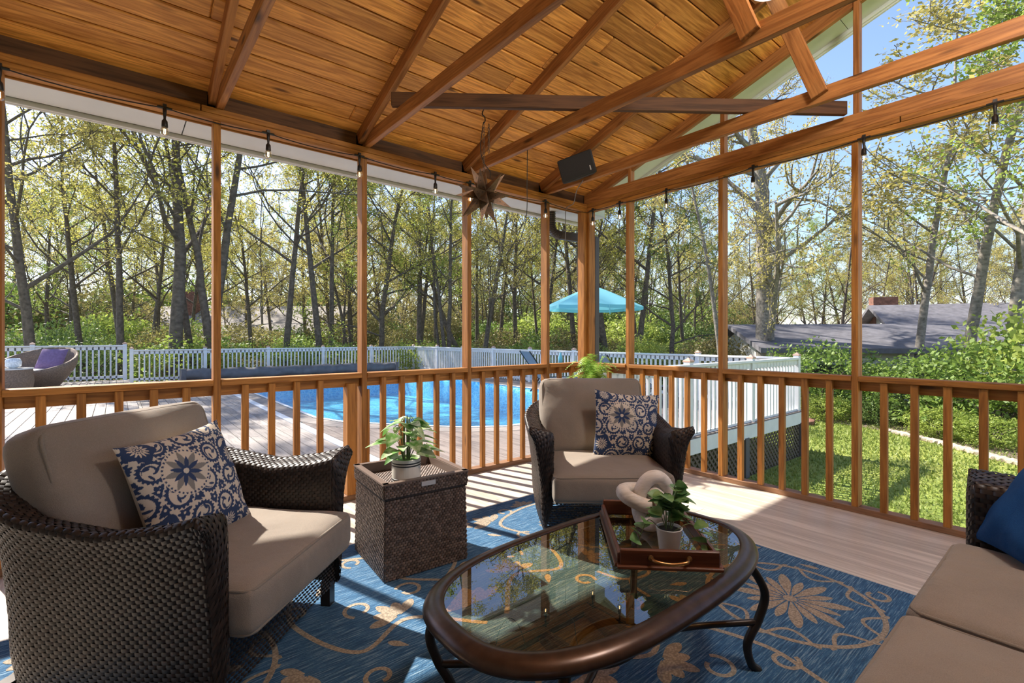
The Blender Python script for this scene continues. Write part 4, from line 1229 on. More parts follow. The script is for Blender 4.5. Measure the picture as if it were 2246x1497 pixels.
for k, sy in enumerate((-0.71, 0, 0.71)):
    cushion('seat_cushion', sf, 0.68, 0.70, 0.18, (0.085, sy, 0.315), r=0.038, bulge=0.022, seed=7 + k, fold=0.006)
    cushion('back_cushion', sf, 0.52, 0.68, 0.16, (-0.27, sy, 0.65), (0, math.radians(-108), 0), r=0.06, bulge=0.03, seed=5)
# ---- throw pillows with a printed suzani pattern
def suzani(u, v, rot=0.0):
    """colour index field of the print at pillow coordinates u, v in [-1, 1]: 0 beige, 1 navy, 2 grey"""
    out = np.zeros(u.shape, int)
    def put(mask, k): out[mask] = k
    def polar(cx, cy): 
        dx, dy = u - cx, v - cy
        return np.hypot(dx, dy), np.arctan2(dy, dx)
    put(np.zeros_like(out, bool), 0)
    G_ = 0.52
    ringc = []
    for a_ in range(-2, 3):
        for b_ in range(-2, 3):
            cx, cy = a_ * G_ + (0.5 * G_ if b_ % 2 else 0) + 0.03 * math.sin(3 * a_ + b_), b_ * G_ * 0.87 + 0.03 * math.cos(2 * a_ - b_)
            ringc.append((cx, cy, 0.165 + 0.02 * math.sin(5 * a_ + 3 * b_), a_ * 3 + b_))
    # navy blossoms and leaves in the gaps
    for cx, cy, R_, i in ringc:
        for k in range(6):
            b = PI / 6 + k * PI / 3; lx, ly = cx + 0.30 * math.cos(b), cy + 0.30 * math.sin(b)
            dx, dy = u - lx, v - ly
            for w_ in (0.75, -0.75):
                p, q = dx * math.cos(b + w_) + dy * math.sin(b + w_), -dx * math.sin(b + w_) + dy * math.cos(b + w_)
                put((p / 0.10) ** 2 + (q / 0.032) ** 2 < 1, 1)
            put((dx ** 2 + dy ** 2 < 0.020 ** 2), 0)
    for cx, cy, R_, i in ringc:
        r, a = polar(cx, cy)
        put(r < R_ + 0.062, 0)
        put((r < R_ + 0.040 + 0.014 * np.cos(20 * a)) & (r > R_ - 0.018), 1)
        put((np.abs(r - (0.030 + 0.024 * np.mod(a + i, 2 * PI))) < 0.017) & (r < R_ - 0.03), 1)
        for k in range(3):
            b = i + k * 2.1 + 1.0
            lx, ly = cx + 0.088 * math.cos(b), cy + 0.088 * math.sin(b)
            dx, dy = u - lx, v - ly
            p, q = dx * math.cos(b + 0.8) + dy * math.sin(b + 0.8), -dx * math.sin(b + 0.8) + dy * math.cos(b + 0.8)
            put((p / 0.055) ** 2 + (q / 0.021) ** 2 < 1, 1)
    # suns on navy grounds
    for cx, cy, s in ((0.78, 0.30, 0.15), (-0.82, -0.52, 0.15), (0.30, -0.80, 0.13), (-0.75, 0.88, 0.13), (0.9, -0.9, 0.13)):
        r, a = polar(cx, cy)
        put(r < s * 1.75 + 0.03 * np.cos(5 * a + cx * 7), 1)
        put(r < s * (0.86 + 0.28 * np.cos(14 * a)), 0)
        put((np.abs(r - s * 0.46) < s * 0.10) & (np.cos(12 * a) > -0.1), 1); put(r < s * 0.26, 1); put(r < s * 0.13, 0)
    for cx, cy, s in ((-0.28, 0.30, 0.36),):
        r, a = polar(cx, cy)
        st = s * (1 - 1.35 * np.abs(np.mod(a * 4 / PI + 0.5, 1) - 0.5))
        put(r < s * 1.1, 0); put(r < st, 2)
        st2 = 0.72 * s * (1 - 1.45 * np.abs(np.mod(a * 4 / PI, 1) - 0.5))
        put(r < st2, 1); put(r < 0.045, 0)
        put((np.abs(r - s * 1.02) < 0.016) & (np.cos(36 * a) > 0.1), 1)
    return out
def pillow(name, size, thick, mat, n=60, pattern=None, plump=0.62, seed=0):
    t = np.linspace(-1, 1, n)
    U, V = np.meshgrid(t, t, indexing='ij')
    R = np.random.default_rng(seed)
    pinch = 1 - 0.085 * (1 - np.abs(V) ** 2.2) * np.abs(U) ** 3
    pinch2 = 1 - 0.085 * (1 - np.abs(U) ** 2.2) * np.abs(V) ** 3
    X, Y = U * size / 2 * pinch, V * size / 2 * pinch2
    prof = np.clip((1 - np.abs(U) ** 2.2) * (1 - np.abs(V) ** 2.2), 0, 1) ** plump
    wr = 0.006 * np.sin(6 * U + 3 * V + seed) * np.sin(5 * V - 2 * U) * prof ** 0.5 + 0.004 * np.sin(14 * np.arctan2(V, U)) * np.clip(np.hypot(U, V) - 0.5, 0, 1)
    mb = MB()
    F = np.stack([X, Y, thick / 2 * prof + wr * (prof > 0.02)], -1); B = np.stack([X, Y, -thick / 2 * prof], -1)
    mb.grid(F); mb.grid(B[::-1])
    me = mb.mesh(name, True)
    if pattern is not None:
        idx = pattern(U, V).ravel()
        pal = np.array([(0.50, 0.43, 0.345, 1), (0.012, 0.030, 0.085, 1), (0.17, 0.155, 0.14, 1)])
        cols = np.concatenate([pal[idx], np.tile(pal[0], (n * n, 1))])
        at = me.color_attributes.new('print', 'FLOAT_COLOR', 'POINT'); at.data.foreach_set('color', cols.ravel())
    me.materials.append(mat)
    return me
m, nt, b, out = mat_new('suzani print')
at = N(nt, 'ShaderNodeVertexColor', layer_name='print'); nt.links.new(at.outputs[0], b.inputs['Base Color']); b.inputs['Roughness'].default_value = 0.85
tc = N(nt, 'ShaderNodeTexCoord'); nz = N(nt, 'ShaderNodeTexNoise', i_Scale=600, i_Detail=1); nt.links.new(tc.outputs['Object'], nz.inputs['Vector'])
bp = N(nt, 'ShaderNodeBump', i_Strength=0.25, i_Distance=0.002); nt.links.new(nz.outputs['Fac'], bp.inputs['Height']); nt.links.new(bp.outputs[0], b.inputs['Normal'])
M['suzani'] = m
pm = pillow('suzani', 0.435, 0.165, M['suzani'], n=230, pattern=suzani)
def place(o, origin, ex, ey):
    """orient local x along ex, local y near ey"""
    ex = Vector(ex).normalized(); ey = Vector(ey); ez = ex.cross(ey).normalized(); ey = ez.cross(ex)
    Mx = Matrix((ex, ey, ez)).transposed().to_4x4(); Mx.translation = Vector(origin); o.matrix_world = Mx
    return o
def throw(label, mesh, origin, ex, ey):
    o = mobj('throw_pillow', mesh); tag(o, label, 'pillow')
    place(o, origin, ex, ey)
    return o
p1 = throw('navy and beige scroll-print pillow in the left armchair', pm, (0.215, 2.125, 0.60), (0.76, 0.64, 0.05), (-0.26, 0.24, 0.935))
p2 = throw('navy and beige star-print pillow in the armchair by the fern', pm, (2.47, 1.875, 0.595), (0.85, -0.50, -0.10), (0.12, 0.12, 0.97))
p3 = throw('plain blue velvet pillow against the sofa arm', pillow('velvet', 0.42, 0.15, M['blue_velvet'], n=40, seed=2), (2.33, 0.09, 0.595), (-0.83, -0.56, 0.0), (0.30, -0.44, 0.80))

# ---- wicker side table with tray top
st = thing('wicker_side_table', 'square brown wicker storage table between the armchairs', 'side table', (1.205, 2.315, 0), math.radians(-4.3))
def box_weave(parent, name, hx, hy, z0, z1, nu, nv, taper=1.0, mat='wicker_t', amp=0.004):
    for k in range(4):
        a = k * PI / 2
        c, s = math.cos(a), math.sin(a)
        Gq = np.zeros((4, 4, 3))
        for i in range(4):
            for j in range(4):
                tt = j / 3; f = taper + (1 - taper) * tt
                x, y = hx * f, (-hy + 2 * hy * i / 3) * f
                Gq[i, j] = (x * c - y * s, x * s + y * c, z0 + (z1 - z0) * tt)
        w = mobj(name, weave(Surf(Gq), nu, nv, amp=amp, flip=1, seed=k, wu=1.0, wv=0.92), M[mat], parent); w['kind'] = 'stuff'
box_weave(st, 'woven_side', 0.214, 0.214, 0.012, 0.385, 24, 31, taper=1.03)
MB().box((0, 0, 0.19), (0.41, 0.41, 0.37), taper=0.985).build('inner_box', M['core'], st)
lid = MB().box((0, 0, 0.394), (0.44, 0.44, 0.012)).build('lid_board', M['core'], st)
box_weave(st, 'woven_lid_rim', 0.222, 0.222, 0.398, 0.462, 24, 6)
Gt = np.zeros((4, 4, 3))
for i in range(4):
    for j in range(4): Gt[i, j] = (-0.21 + 0.42 * i / 3, -0.21 + 0.42 * j / 3, 0.418)
w = mobj('woven_tray_floor', weave(Surf(Gt), 24, 34, amp=0.0028, wu=0.95, wv=0.9), M['wicker_t'], st); w['kind'] = 'stuff'
for k in range(4):
    a = k * PI / 2
    o = MB().box((0, 0, 0), (0.03, 0.452, 0.008)).build('rim_cap', M['wicker_t'], st); o.location = (0.213 * math.cos(a), 0.213 * math.sin(a), 0.464); o.rotation_euler = (0, 0, a)
    o = MB().box((0, 0, 0), (0.012, 0.42, 0.05)).build('rim_inside', M['wicker_t'], st); o.location = (0.202 * math.cos(a), 0.202 * math.sin(a), 0.438); o.rotation_euler = (0, 0, a)
mslot = plain('pale plastic insert', (0.42, 0.42, 0.42), 0.4)
MB().box((0.0, -0.2262, 0.440), (0.075, 0.006, 0.022)).build('handle_slot', mslot, st)

# ---- patterned rug
RX0, RX1, RY0, RY1 = -0.34, 2.75, 0.19, 2.63
rug = thing('area_rug', 'blue flatweave rug with beige flowers and vines under the furniture', 'rug', ((RX0 + RX1) / 2, (RY0 + RY1) / 2, 0))
m, nt, b, out = mat_new('blue flatweave')
L = nt.links.new
tc = N(nt, 'ShaderNodeTexCoord'); mp = N(nt, 'ShaderNodeMapping'); mp.inputs['Scale'].default_value = (9, 190, 1); L(tc.outputs['Object'], mp.inputs['Vector'])
n1 = N(nt, 'ShaderNodeTexNoise', i_Scale=1.0, i_Detail=3, i_Roughness=0.7); L(mp.outputs[0], n1.inputs['Vector'])
r = ramp(nt, [(0.30, (0.006, 0.034, 0.09)), (0.52, (0.026, 0.105, 0.215)), (0.72, (0.24, 0.34, 0.42))]); L(n1.outputs['Fac'], r.inputs[0]); L(r.outputs[0], b.inputs['Base Color'])
b.inputs['Roughness'].default_value = 0.95
mp2 = N(nt, 'ShaderNodeMapping'); mp2.inputs['Scale'].default_value = (120, 190, 1); L(tc.outputs['Object'], mp2.inputs['Vector'])
ck = N(nt, 'ShaderNodeTexVoronoi', i_Scale=1.0); L(mp2.outputs[0], ck.inputs['Vector'])
bp = N(nt, 'ShaderNodeBump', i_Strength=0.7, i_Distance=0.003, invert=True); L(ck.outputs['Distance'], bp.inputs['Height']); L(bp.outputs[0], b.inputs['Normal'])
M['rug'] = m
m, nt, b, out = mat_new('beige rug yarn')
L = nt.links.new
tc = N(nt, 'ShaderNodeTexCoord'); mp2 = N(nt, 'ShaderNodeMapping'); mp2.inputs['Scale'].default_value = (110, 130, 1); mp2.inputs['Rotation'].default_value = (0, 0, 0.4); L(tc.outputs['Object'], mp2.inputs['Vector'])
ck = N(nt, 'ShaderNodeTexVoronoi', i_Scale=1.0); L(mp2.outputs[0], ck.inputs['Vector'])
r = ramp(nt, [(0.1, (0.40, 0.33, 0.25)), (0.75, (0.22, 0.18, 0.135))]); L(ck.outputs['Distance'], r.inputs[0]); L(r.outputs[0], b.inputs['Base Color'])
b.inputs['Roughness'].default_value = 0.95
bp = N(nt, 'ShaderNodeBump', i_Strength=0.7, i_Distance=0.003, invert=True); L(ck.outputs['Distance'], bp.inputs['Height']); L(bp.outputs[0], b.inputs['Normal'])
M['yarn'] = m
hx, hy = (RX1 - RX0) / 2, (RY1 - RY0) / 2
bevel(MB().box((0, 0, 0.0035), (2 * hx, 2 * hy, 0.007)).build('rug_ground', M['rug'], rug), 0.002)
mot = MB()
ZM = [0.0076]
def blob(P):
    ZM[0] += 0.0000015
    P = np.asarray(P, float); c = P.mean(0)
    V = np.concatenate([[c], P]); V = np.c_[V, np.full(len(V), ZM[0])]
    n = len(P); mot.add(V, [(0, 1 + i, 1 + (i + 1) % n) for i in range(n)])
def strip(P, w):
    P = np.asarray(P, float); ZM[0] += 0.0000015
    T = np.gradient(P, axis=0); T /= np.linalg.norm(T, axis=1)[:, None] + 1e-9
    Nn = np.stack([-T[:, 1], T[:, 0]], 1); w = np.broadcast_to(w, (len(P),))[:, None]
    A, B = P + Nn * w / 2, P - Nn * w / 2
    G = np.stack([np.c_[A, np.full(len(A), ZM[0])], np.c_[B, np.full(len(B), ZM[0])]], 1)
    mot.grid(G)
def petal(c, a, r0, r1, w):
    t = np.linspace(0, 1, 14)
    s = r0 + (r1 - r0) * t; ww = w * np.sin(PI * np.clip(t * 0.93 + 0.04, 0, 1)) ** 0.8 * (0.35 + 0.65 * t)
    e = np.array((math.cos(a), math.sin(a))); f = np.array((-e[1], e[0])); c = np.array(c)
    up_ = c + e * s[:, None] + f * ww[:, None]; dn = c + e * s[:, None] - f * ww[:, None]
    blob(np.concatenate([up_, dn[::-1]]))
def flower(c, a, s=0.1):
    for k in range(5): petal(c, a + (k - 2) * 0.62, 0.01, s * (1.0 if k % 2 == 0 else 0.82), s * 0.26)
def curl(p, a, s, sgn=1, w=0.017):
    t = np.linspace(0, 1.75 * PI, 26); rr = s * (1 - 0.42 * t / t[-1])
    c = np.array(p) + s * np.array((-math.sin(a), math.cos(a))) * sgn
    ang = a - sgn * PI / 2 + sgn * t
    strip(c + rr[:, None] * np.stack([np.cos(ang), np.sin(ang)], 1), w)
def rosette(c, R_=0.335, rp=0.235):
    for k in range(16): petal(c, k * PI / 8 + 0.1, 0.03, rp * (1.0 if k % 2 else 0.80), rp * (0.15 if k % 2 else 0.11))
    blob(np.array(c) + 0.028 * np.stack([np.cos(np.linspace(0, 6.1, 12)), np.sin(np.linspace(0, 6.1, 12))], 1))
    t = np.linspace(0, 2 * PI, 80); strip(np.array(c) + R_ * np.stack([np.cos(t), np.sin(t)], 1), 0.02)
    for k in range(9):
        a = 2 * PI * k / 9
        q = np.array(c) + R_ * np.array((math.cos(a), math.sin(a)))
        t = np.linspace(-0.12, 1.12, 16)
        loop = q + np.stack([np.cos(a + PI / 2) * (t - 0.5) * 0.17 - np.cos(a) * 0.075 * np.sin(PI * np.clip(t, 0, 1)), np.sin(a + PI / 2) * (t - 0.5) * 0.17 - np.sin(a) * 0.075 * np.sin(PI * np.clip(t, 0, 1))], 1)
        strip(loop, 0.015)
for sx in (1, -1):
    for sy in (1, -1):
        def Q(x, y): return (sx * x, sy * y)
        fl = sx * sy
        rosette(Q(1.085, 0.55))
        # long vine from the middle out to the corner
        vine = smooth_curve([(*Q(0.05, 0.15),), (*Q(0.28, 0.38),), (*Q(0.52, 0.30),), (*Q(0.66, 0.62),), (*Q(0.62, 0.92),), (*Q(0.92, 1.05),), (*Q(1.25, 1.02),), (*Q(1.44, 0.98),)], 10)
        strip(vine, 0.021)
        strip(smooth_curve([Q(0.0, 0.55), Q(0.16, 0.72), Q(0.10, 0.92), Q(0.28, 1.05), Q(0.48, 1.10)], 10), 0.02)
        strip(smooth_curve([Q(0.62, 0.15), Q(0.66, 0.02), Q(0.80, -0.02), Q(0.92, 0.10)], 8), 0.018)
        strip(smooth_curve([Q(1.40, 0.10), Q(1.30, 0.02), Q(1.16, 0.06), Q(1.06, 0.14)], 8), 0.018)
        for x, y, a, s in ((0.30, 0.42, 1.2, 0.13), (0.60, 0.98, 2.0, 0.14), (0.40, 1.08, 0.3, 0.11), (0.14, 0.80, 2.6, 0.12), (1.40, 1.00, 0.4, 0.12), (0.95, 1.08, 1.5, 0.10), (1.44, 0.16, 0.8, 0.11), (0.70, 0.30, -0.4, 0.10), (0.02, 0.30, 1.6, 0.14)):
            ang = math.atan2(sy * math.sin(a), sx * math.cos(a)); flower(Q(x, y), ang, s)
        for x, y, a, s in ((0.45, 0.52, 0.6, 0.06), (0.78, 1.02, 0.2, 0.05), (1.15, 1.06, 3.4, 0.05), (0.22, 0.62, 2.2, 0.06), (0.55, 0.10, 0.8, 0.05), (1.45, 0.78, 1.4, 0.05), (0.30, 0.95, 0.4, 0.05), (0.68, 0.72, 1.9, 0.05)):
            ang = math.atan2(sy * math.sin(a), sx * math.cos(a)); curl(Q(x, y), ang, s, fl)
        for x, y, a in ((1.47, 0.45, 1.4), (0.78, 0.15, 0.5), (0.52, 0.78, 2.2), (1.02, 0.98, 0.3), (1.30, 0.94, 0.2), (0.36, 0.22, 0.9), (0.08, 1.08, 0.1)):
            ang = math.atan2(sy * math.sin(a), sx * math.cos(a)); petal(Q(x, y), ang, 0, 0.085, 0.022)
mot.build('woven_motif', M['yarn'], rug)
# ---- coffee table
ct = thing('coffee_table', 'oval coffee table with tinted glass top and dark metal frame', 'coffee table', (1.235, 1.005, 0))
ta, tb_, te = 0.625, 0.335, 2.7
def sup(t, a, b, e=te):
    c, s = np.cos(t), np.sin(t)
    return np.stack([a * np.sign(c) * np.abs(c) ** (2 / e), b * np.sign(s) * np.abs(s) ** (2 / e)], -1)
t = np.linspace(0, 2 * PI, 97)[:-1]
prof = [(-0.004, 0.404), (-0.020, 0.398), (-0.036, 0.396), (-0.046, 0.404), (-0.054, 0.428), (-0.056, 0.434), (-0.051, 0.438), (-0.036, 0.439), (-0.018, 0.434), (-0.005, 0.424), (0.0, 0.413)]
G = np.zeros((96, len(prof), 3))
for j, (o, z) in enumerate(prof):
    G[:, j, :2] = sup(t, ta + o, tb_ + o); G[:, j, 2] = z
m_rim = plain('bronze brown rim', (0.062, 0.038, 0.028), 0.28, metal=0.55, noise=0.25, nscale=25)
MB().grid(G[::-1], wrapu=True, wrapv=True).build('rim', m_rim, ct, smooth=True)
m, nt, b, out = mat_new('tinted glass')
L = nt.links.new
tr = N(nt, 'ShaderNodeBsdfTransparent'); tr.inputs['Color'].default_value = (0.74, 0.50, 0.24, 1)
gl = N(nt, 'ShaderNodeBsdfGlossy', i_Roughness=0.0); gl.inputs['Color'].default_value = (0.95, 0.95, 0.95, 1)
fr = N(nt, 'ShaderNodeFresnel', i_IOR=1.95)
mix = N(nt, 'ShaderNodeMixShader'); L(fr.outputs[0], mix.inputs[0]); L(tr.outputs[0], mix.inputs[1]); L(gl.outputs[0], mix.inputs[2]); L(mix.outputs[0], out.inputs['Surface'])
M['tint'] = m
P2 = sup(t, ta - 0.048, tb_ - 0.048)
gp = MB(); gp.add(np.c_[P2, np.full(96, 0.4335)], [tuple(range(96))]).build('glass_top', M['tint'], ct)
for sx in (1, -1):
    for sy in (1, -1):
        e = np.array((sx * 0.86, sy * 0.5))
        def lp(r, z): return (sx * (0.43 + r), sy * (0.225 + r * 0.62), z)
        pts = smooth_curve([lp(0.0, 0.405), lp(0.05, 0.33), lp(0.075, 0.26), lp(0.055, 0.18), lp(0.02, 0.10), lp(0.03, 0.03), lp(0.055, 0.002)], 6)
        MB().tube(pts, 0.0145, 8).build('leg', M['dark_metal'], ct, smooth=True)
        MB().tube(smooth_curve([lp(0.06, 0.17), (sx * 0.30, sy * 0.13, 0.165), (sx * 0.12, sy * 0.05, 0.17)], 6), 0.011, 8).build('stretcher', M['dark_metal'], ct, smooth=True)
tt = np.linspace(0, 2 * PI, 41)[:-1]
MB().tube(np.stack([0.15 * np.cos(tt), 0.085 * np.sin(tt), np.full(40, 0.17)], 1), 0.011, 8, closed=True).build('centre_ring', M['dark_metal'], ct, smooth=True)

# ---- wooden serving tray
m_tray = wood('mahogany tray', (0.055, 0.017, 0.008), (0.12, 0.040, 0.018), rough=0.3, var=0.05, knots=False)
m_brass = plain('aged brass', (0.36, 0.20, 0.08), 0.3, metal=0.9)
ty = thing('serving_tray', 'dark mahogany tray with brass handles on the glass table', 'tray', (1.47, 1.0, 0.442), math.radians(-43.5))
tw, tl = 0.30, 0.45                       # local x across (near edge), local y along
for sy in (-1, 1):
    beam('end_board', (-tw / 2, sy * (tl / 2), 0.030), (tw / 2, sy * (tl / 2), 0.030), 0.014, 0.058, m_tray, ty)
    beam('base_moulding', (-tw / 2 - 0.01, sy * (tl / 2 + 0.006), 0.006), (tw / 2 + 0.01, sy * (tl / 2 + 0.006), 0.006), 0.02, 0.012, m_tray, ty)
    hb = MB().tube(smooth_curve([(-0.055, sy * (tl / 2 + 0.008), 0.034), (-0.045, sy * (tl / 2 + 0.026), 0.032), (0, sy * (tl / 2 + 0.030), 0.027), (0.045, sy * (tl / 2 + 0.026), 0.032), (0.055, sy * (tl / 2 + 0.008), 0.034)], 6), 0.0055, 8).build('handle', m_brass, ty, smooth=True)
    for k in (-0.058, 0.058): MB().lathe([(0, 0.006), (0.008, 0.004), (0.009, 0), (0, 0)], n=10).build('handle_boss', m_brass, hb, loc=(k, sy * (tl / 2 + 0.007), 0.036), rot=(-sy * PI / 2, 0, 0))
for sx in (-1, 1):
    beam('side_board', (sx * (tw / 2), -tl / 2 + 0.007, 0.022), (sx * (tw / 2), tl / 2 - 0.007, 0.022), 0.014, 0.042, m_tray, ty)
    beam('base_moulding', (sx * (tw / 2 + 0.006), -tl / 2, 0.006), (sx * (tw / 2 + 0.006), tl / 2, 0.006), 0.02, 0.012, m_tray, ty)
MB().add([(-tw / 2, -tl / 2, 0.008), (tw / 2, -tl / 2, 0.008), (tw / 2, tl / 2, 0.008), (-tw / 2, tl / 2, 0.008)], [(0, 1, 2, 3)]).build('glass_floor', M['tint'], ty)

# ---- knotted wooden ornament
mk = wood('bleached knot wood', (0.50, 0.45, 0.39), (0.63, 0.58, 0.52), rough=0.6, var=0.02, knots=False, scale=2.0)
tt = np.linspace(0, 2 * PI, 161)[:-1]
kx = (np.sin(tt) + 2 * np.sin(2 * tt)); ky = (np.cos(tt) - 2 * np.cos(2 * tt)); kz = -np.sin(3 * tt)
Pk = np.stack([kx * 0.031, ky * 0.031, kz * 0.036], 1)
ko = tag(MB().tube(Pk, 0.0262, 14, closed=True).build('knot_ornament', mk, None, smooth=True), 'pale wooden knot ornament lying in the tray', 'ornament')
place(ko, (1.545, 1.075, 0.548), (0.70, -0.64, 0.18), (0.42, 0.55, 0.72))

# ---- plants
def leaf_blade(mb, p, d, n, ln, w, curl_=0.15, round_=0.5, nseg=7):
    """one leaf: starts at p, grows along d, faces n"""
    d = np.array(d, float); d /= np.linalg.norm(d); n = np.array(n, float); n -= d * (n @ d); n /= np.linalg.norm(n) + 1e-9
    s = np.cross(d, n)
    rows = []
    for i in range(nseg):
        t = i / (nseg - 1)
        ww = w * (math.sin(PI * min(1, t ** round_ * 0.98 + 0.01))) ** 0.75
        c = np.array(p) + d * ln * t - n * curl_ * ln * t * t
        rows.append([c - s * ww + n * ww * 0.25, c, c + s * ww + n * ww * 0.25])
    mb.grid(np.array(rows))
def two_tone(name, c0, c1, scale=18, trans=0.25, rough=0.4):
    m, nt, b, out = mat_new(name)
    L = nt.links.new
    tc = N(nt, 'ShaderNodeTexCoord'); nz = N(nt, 'ShaderNodeTexNoise', i_Scale=scale, i_Detail=3); L(tc.outputs['Object'], nz.inputs['Vector'])
    r = ramp(nt, [(0.42, c0), (0.60, c1)]); L(nz.outputs['Fac'], r.inputs[0]); L(r.outputs[0], b.inputs['Base Color']); b.inputs['Roughness'].default_value = rough
    tl = N(nt, 'ShaderNodeBsdfTranslucent'); L(r.outputs[0], tl.inputs['Color'])
    mix = N(nt, 'ShaderNodeMixShader', i_Fac=trans); L(b.outputs[0], mix.inputs[1]); L(tl.outputs[0], mix.inputs[2]); L(mix.outputs[0], out.inputs['Surface'])
    return m
M['pothos'] = two_tone('variegated leaf', (0.13, 0.30, 0.06), (0.52, 0.60, 0.36), scale=26)
M['euc'] = two_tone('round leaf', (0.085, 0.20, 0.055), (0.22, 0.36, 0.13), scale=22)
M['fern'] = two_tone('fern frond', (0.16, 0.30, 0.035), (0.34, 0.48, 0.07), scale=12, trans=0.4)
m_stem = plain('plant stem', (0.12, 0.15, 0.05), 0.6)
m_pot = plain('cream ceramic', (0.62, 0.58, 0.50), 0.35)
m_soil = plain('potting soil', (0.05, 0.04, 0.03), 0.95)
m_moss = plain('green pot liner', (0.13, 0.27, 0.04), 0.8, noise=0.3, nscale=60)
R = np.random.default_rng(31)
pt = thing('potted_plant', 'variegated leafy plant in a striped cream pot on the wicker side table', 'plant', (1.125, 2.20, 0.425))
MB().lathe([(0, 0.0), (0.066, 0.0), (0.0705, 0.005), (0.0715, 0.128), (0.066, 0.128), (0.064, 0.112)], n=40).build('pot', m_pot, pt, smooth=False)
for z in (0.020, 0.032, 0.098, 0.110):
    MB().lathe([(0.0714, z - 0.0032), (0.0724, z - 0.0026), (0.0724, z + 0.0026), (0.0714, z + 0.0032)], n=40).build('black_stripe', M['black'], pt)
MB().lathe([(0.0655, 0.114), (0.04, 0.118), (0, 0.119)], n=24).build('pot_liner', m_moss, pt)
for i in range(34):
    a = R.uniform(0, 2 * PI); el = R.uniform(0.15, 1.0) if i < 22 else 1.2
    hgt = R.uniform(0.04, 0.15) if i < 20 else R.uniform(0.16, 0.20)
    rad = R.uniform(0.03, 0.12) * (1.0 if i < 20 else 0.5)
    e = np.array((math.cos(a) * rad, math.sin(a) * rad, 0.118 + hgt))
    s = smooth_curve([(math.cos(a) * 0.015, math.sin(a) * 0.015, 0.115), e * np.array((0.5, 0.5, 1)) + np.array((0, 0, 0.01 - 0.02 * rad)), e], 4)
    lm = MB().tube(s, 0.0017, 5).build('stem', m_stem, pt)
    lf = MB(); d = np.array((math.cos(a), math.sin(a), R.uniform(-0.55, 0.25)))
    leaf_blade(lf, e, d, (0.3 * R.normal(), 0.3 * R.normal(), 1), R.uniform(0.075, 0.115), R.uniform(0.030, 0.044), 0.25, 0.42)
    lf.build('leaf', M['pothos'], lm, smooth=True)
pe = thing('potted_plant', 'trailing round-leafed plant in a small white pot in the tray', 'plant', (1.405, 0.895, 0.453))
MB().lathe([(0, 0), (0.029, 0.0), (0.032, 0.004), (0.041, 0.075), (0.043, 0.078), (0.0385, 0.078), (0.035, 0.062), (0, 0.062)], n=32).build('pot', plain('white glazed pot', (0.66, 0.62, 0.57), 0.25), pe, smooth=True)
MB().lathe([(0.0375, 0.070), (0, 0.072)], n=20).build('soil', m_soil, pe)
def sprig(parent, pts, nl, sz):
    P = smooth_curve(pts, 6)
    st_ = MB().tube(P, 0.0013, 5).build('stem', m_stem, parent)
    for k in range(nl):
        q = P[int((len(P) - 1) * (0.35 + 0.65 * (k + 0.5) / nl))]
        a = R.uniform(0, 2 * PI)
        lf = MB(); leaf_blade(lf, q, (math.cos(a), math.sin(a), R.uniform(-0.2, 0.5)), (0.5 * R.normal(), 0.5 * R.normal() , 1), sz * R.uniform(0.9, 1.35), sz * R.uniform(0.50, 0.66), 0.12, 0.66)
        lf.build('leaf', M['euc'], st_, smooth=True)
for i in range(11):
    a = R.uniform(0, 2 * PI); rd = R.uniform(0.02, 0.07); h_ = R.uniform(0.07, 0.15)
    sprig(pe, [(0.01 * math.cos(a), 0.01 * math.sin(a), 0.07), (rd * 0.5 * math.cos(a), rd * 0.5 * math.sin(a), 0.07 + h_ * 0.7), (rd * math.cos(a), rd * math.sin(a), 0.07 + h_)], 4, 0.044)
sprig(pe, [(0.0, -0.02, 0.072), (0.05, -0.05, 0.09), (0.085, -0.085, 0.03), (0.07, -0.13, 0.012)], 5, 0.042)
sprig(pe, [(-0.02, 0.02, 0.072), (-0.07, 0.03, 0.11), (-0.11, 0.03, 0.075), (-0.125, 0.03, 0.05)], 4, 0.042)
sprig(pe, [(0.02, 0.0, 0.072), (0.08, 0.02, 0.10), (0.12, 0.0, 0.06)], 4, 0.040)
# fern on a plant stand in the corner
fn = thing('potted_fern', 'bright green fern in a pot on a stand behind the armchair', 'fern', (3.39, 2.95, 0))
MB().lathe([(0, 0.48), (0.10, 0.48), (0.135, 0.70), (0.145, 0.72), (0.13, 0.72), (0.125, 0.69), (0, 0.69)], n=28).build('pot', plain('dark planter', (0.05, 0.05, 0.055), 0.5), fn, smooth=True)
for k in range(3):
    a = 2 * PI * k / 3
    MB().tube([(0.13 * math.cos(a), 0.13 * math.sin(a), 0.0), (0.10 * math.cos(a), 0.10 * math.sin(a), 0.5)], 0.011, 6).build('stand_leg', M['dark_metal'], fn)
for i in range(46):
    a = 2 * PI * i / 46 * 3.0 + R.uniform(-0.2, 0.2); rd = R.uniform(0.10, 0.30); h_ = R.uniform(0.12, 0.33) * (1.2 - rd * 1.6)
    P = smooth_curve([(0.03 * math.cos(a), 0.03 * math.sin(a), 0.69), (rd * 0.5 * math.cos(a), rd * 0.5 * math.sin(a), 0.69 + h_), (rd * math.cos(a), rd * math.sin(a), 0.69 + h_ * R.uniform(0.6, 1.05))], 9)
    fb = MB()
    side = np.array((-math.sin(a), math.cos(a), 0))
    for k in range(2, len(P) - 1):
        w_ = 0.045 * math.sin(PI * (k / len(P)) ** 0.8) + 0.008
        for sg in (-1, 1):
            d = side * sg + (P[k + 1] - P[k]) / np.linalg.norm(P[k + 1] - P[k]) * 0.4 + np.array((0, 0, R.uniform(-0.2, 0.2)))
            d /= np.linalg.norm(d); q = P[k]; tng = (P[k + 1] - P[k]) * 0.40
            fb.add([q - tng, q + tng, q + d * w_], [(0, 1, 2)])
    fb.build('frond', M['fern'], fn)

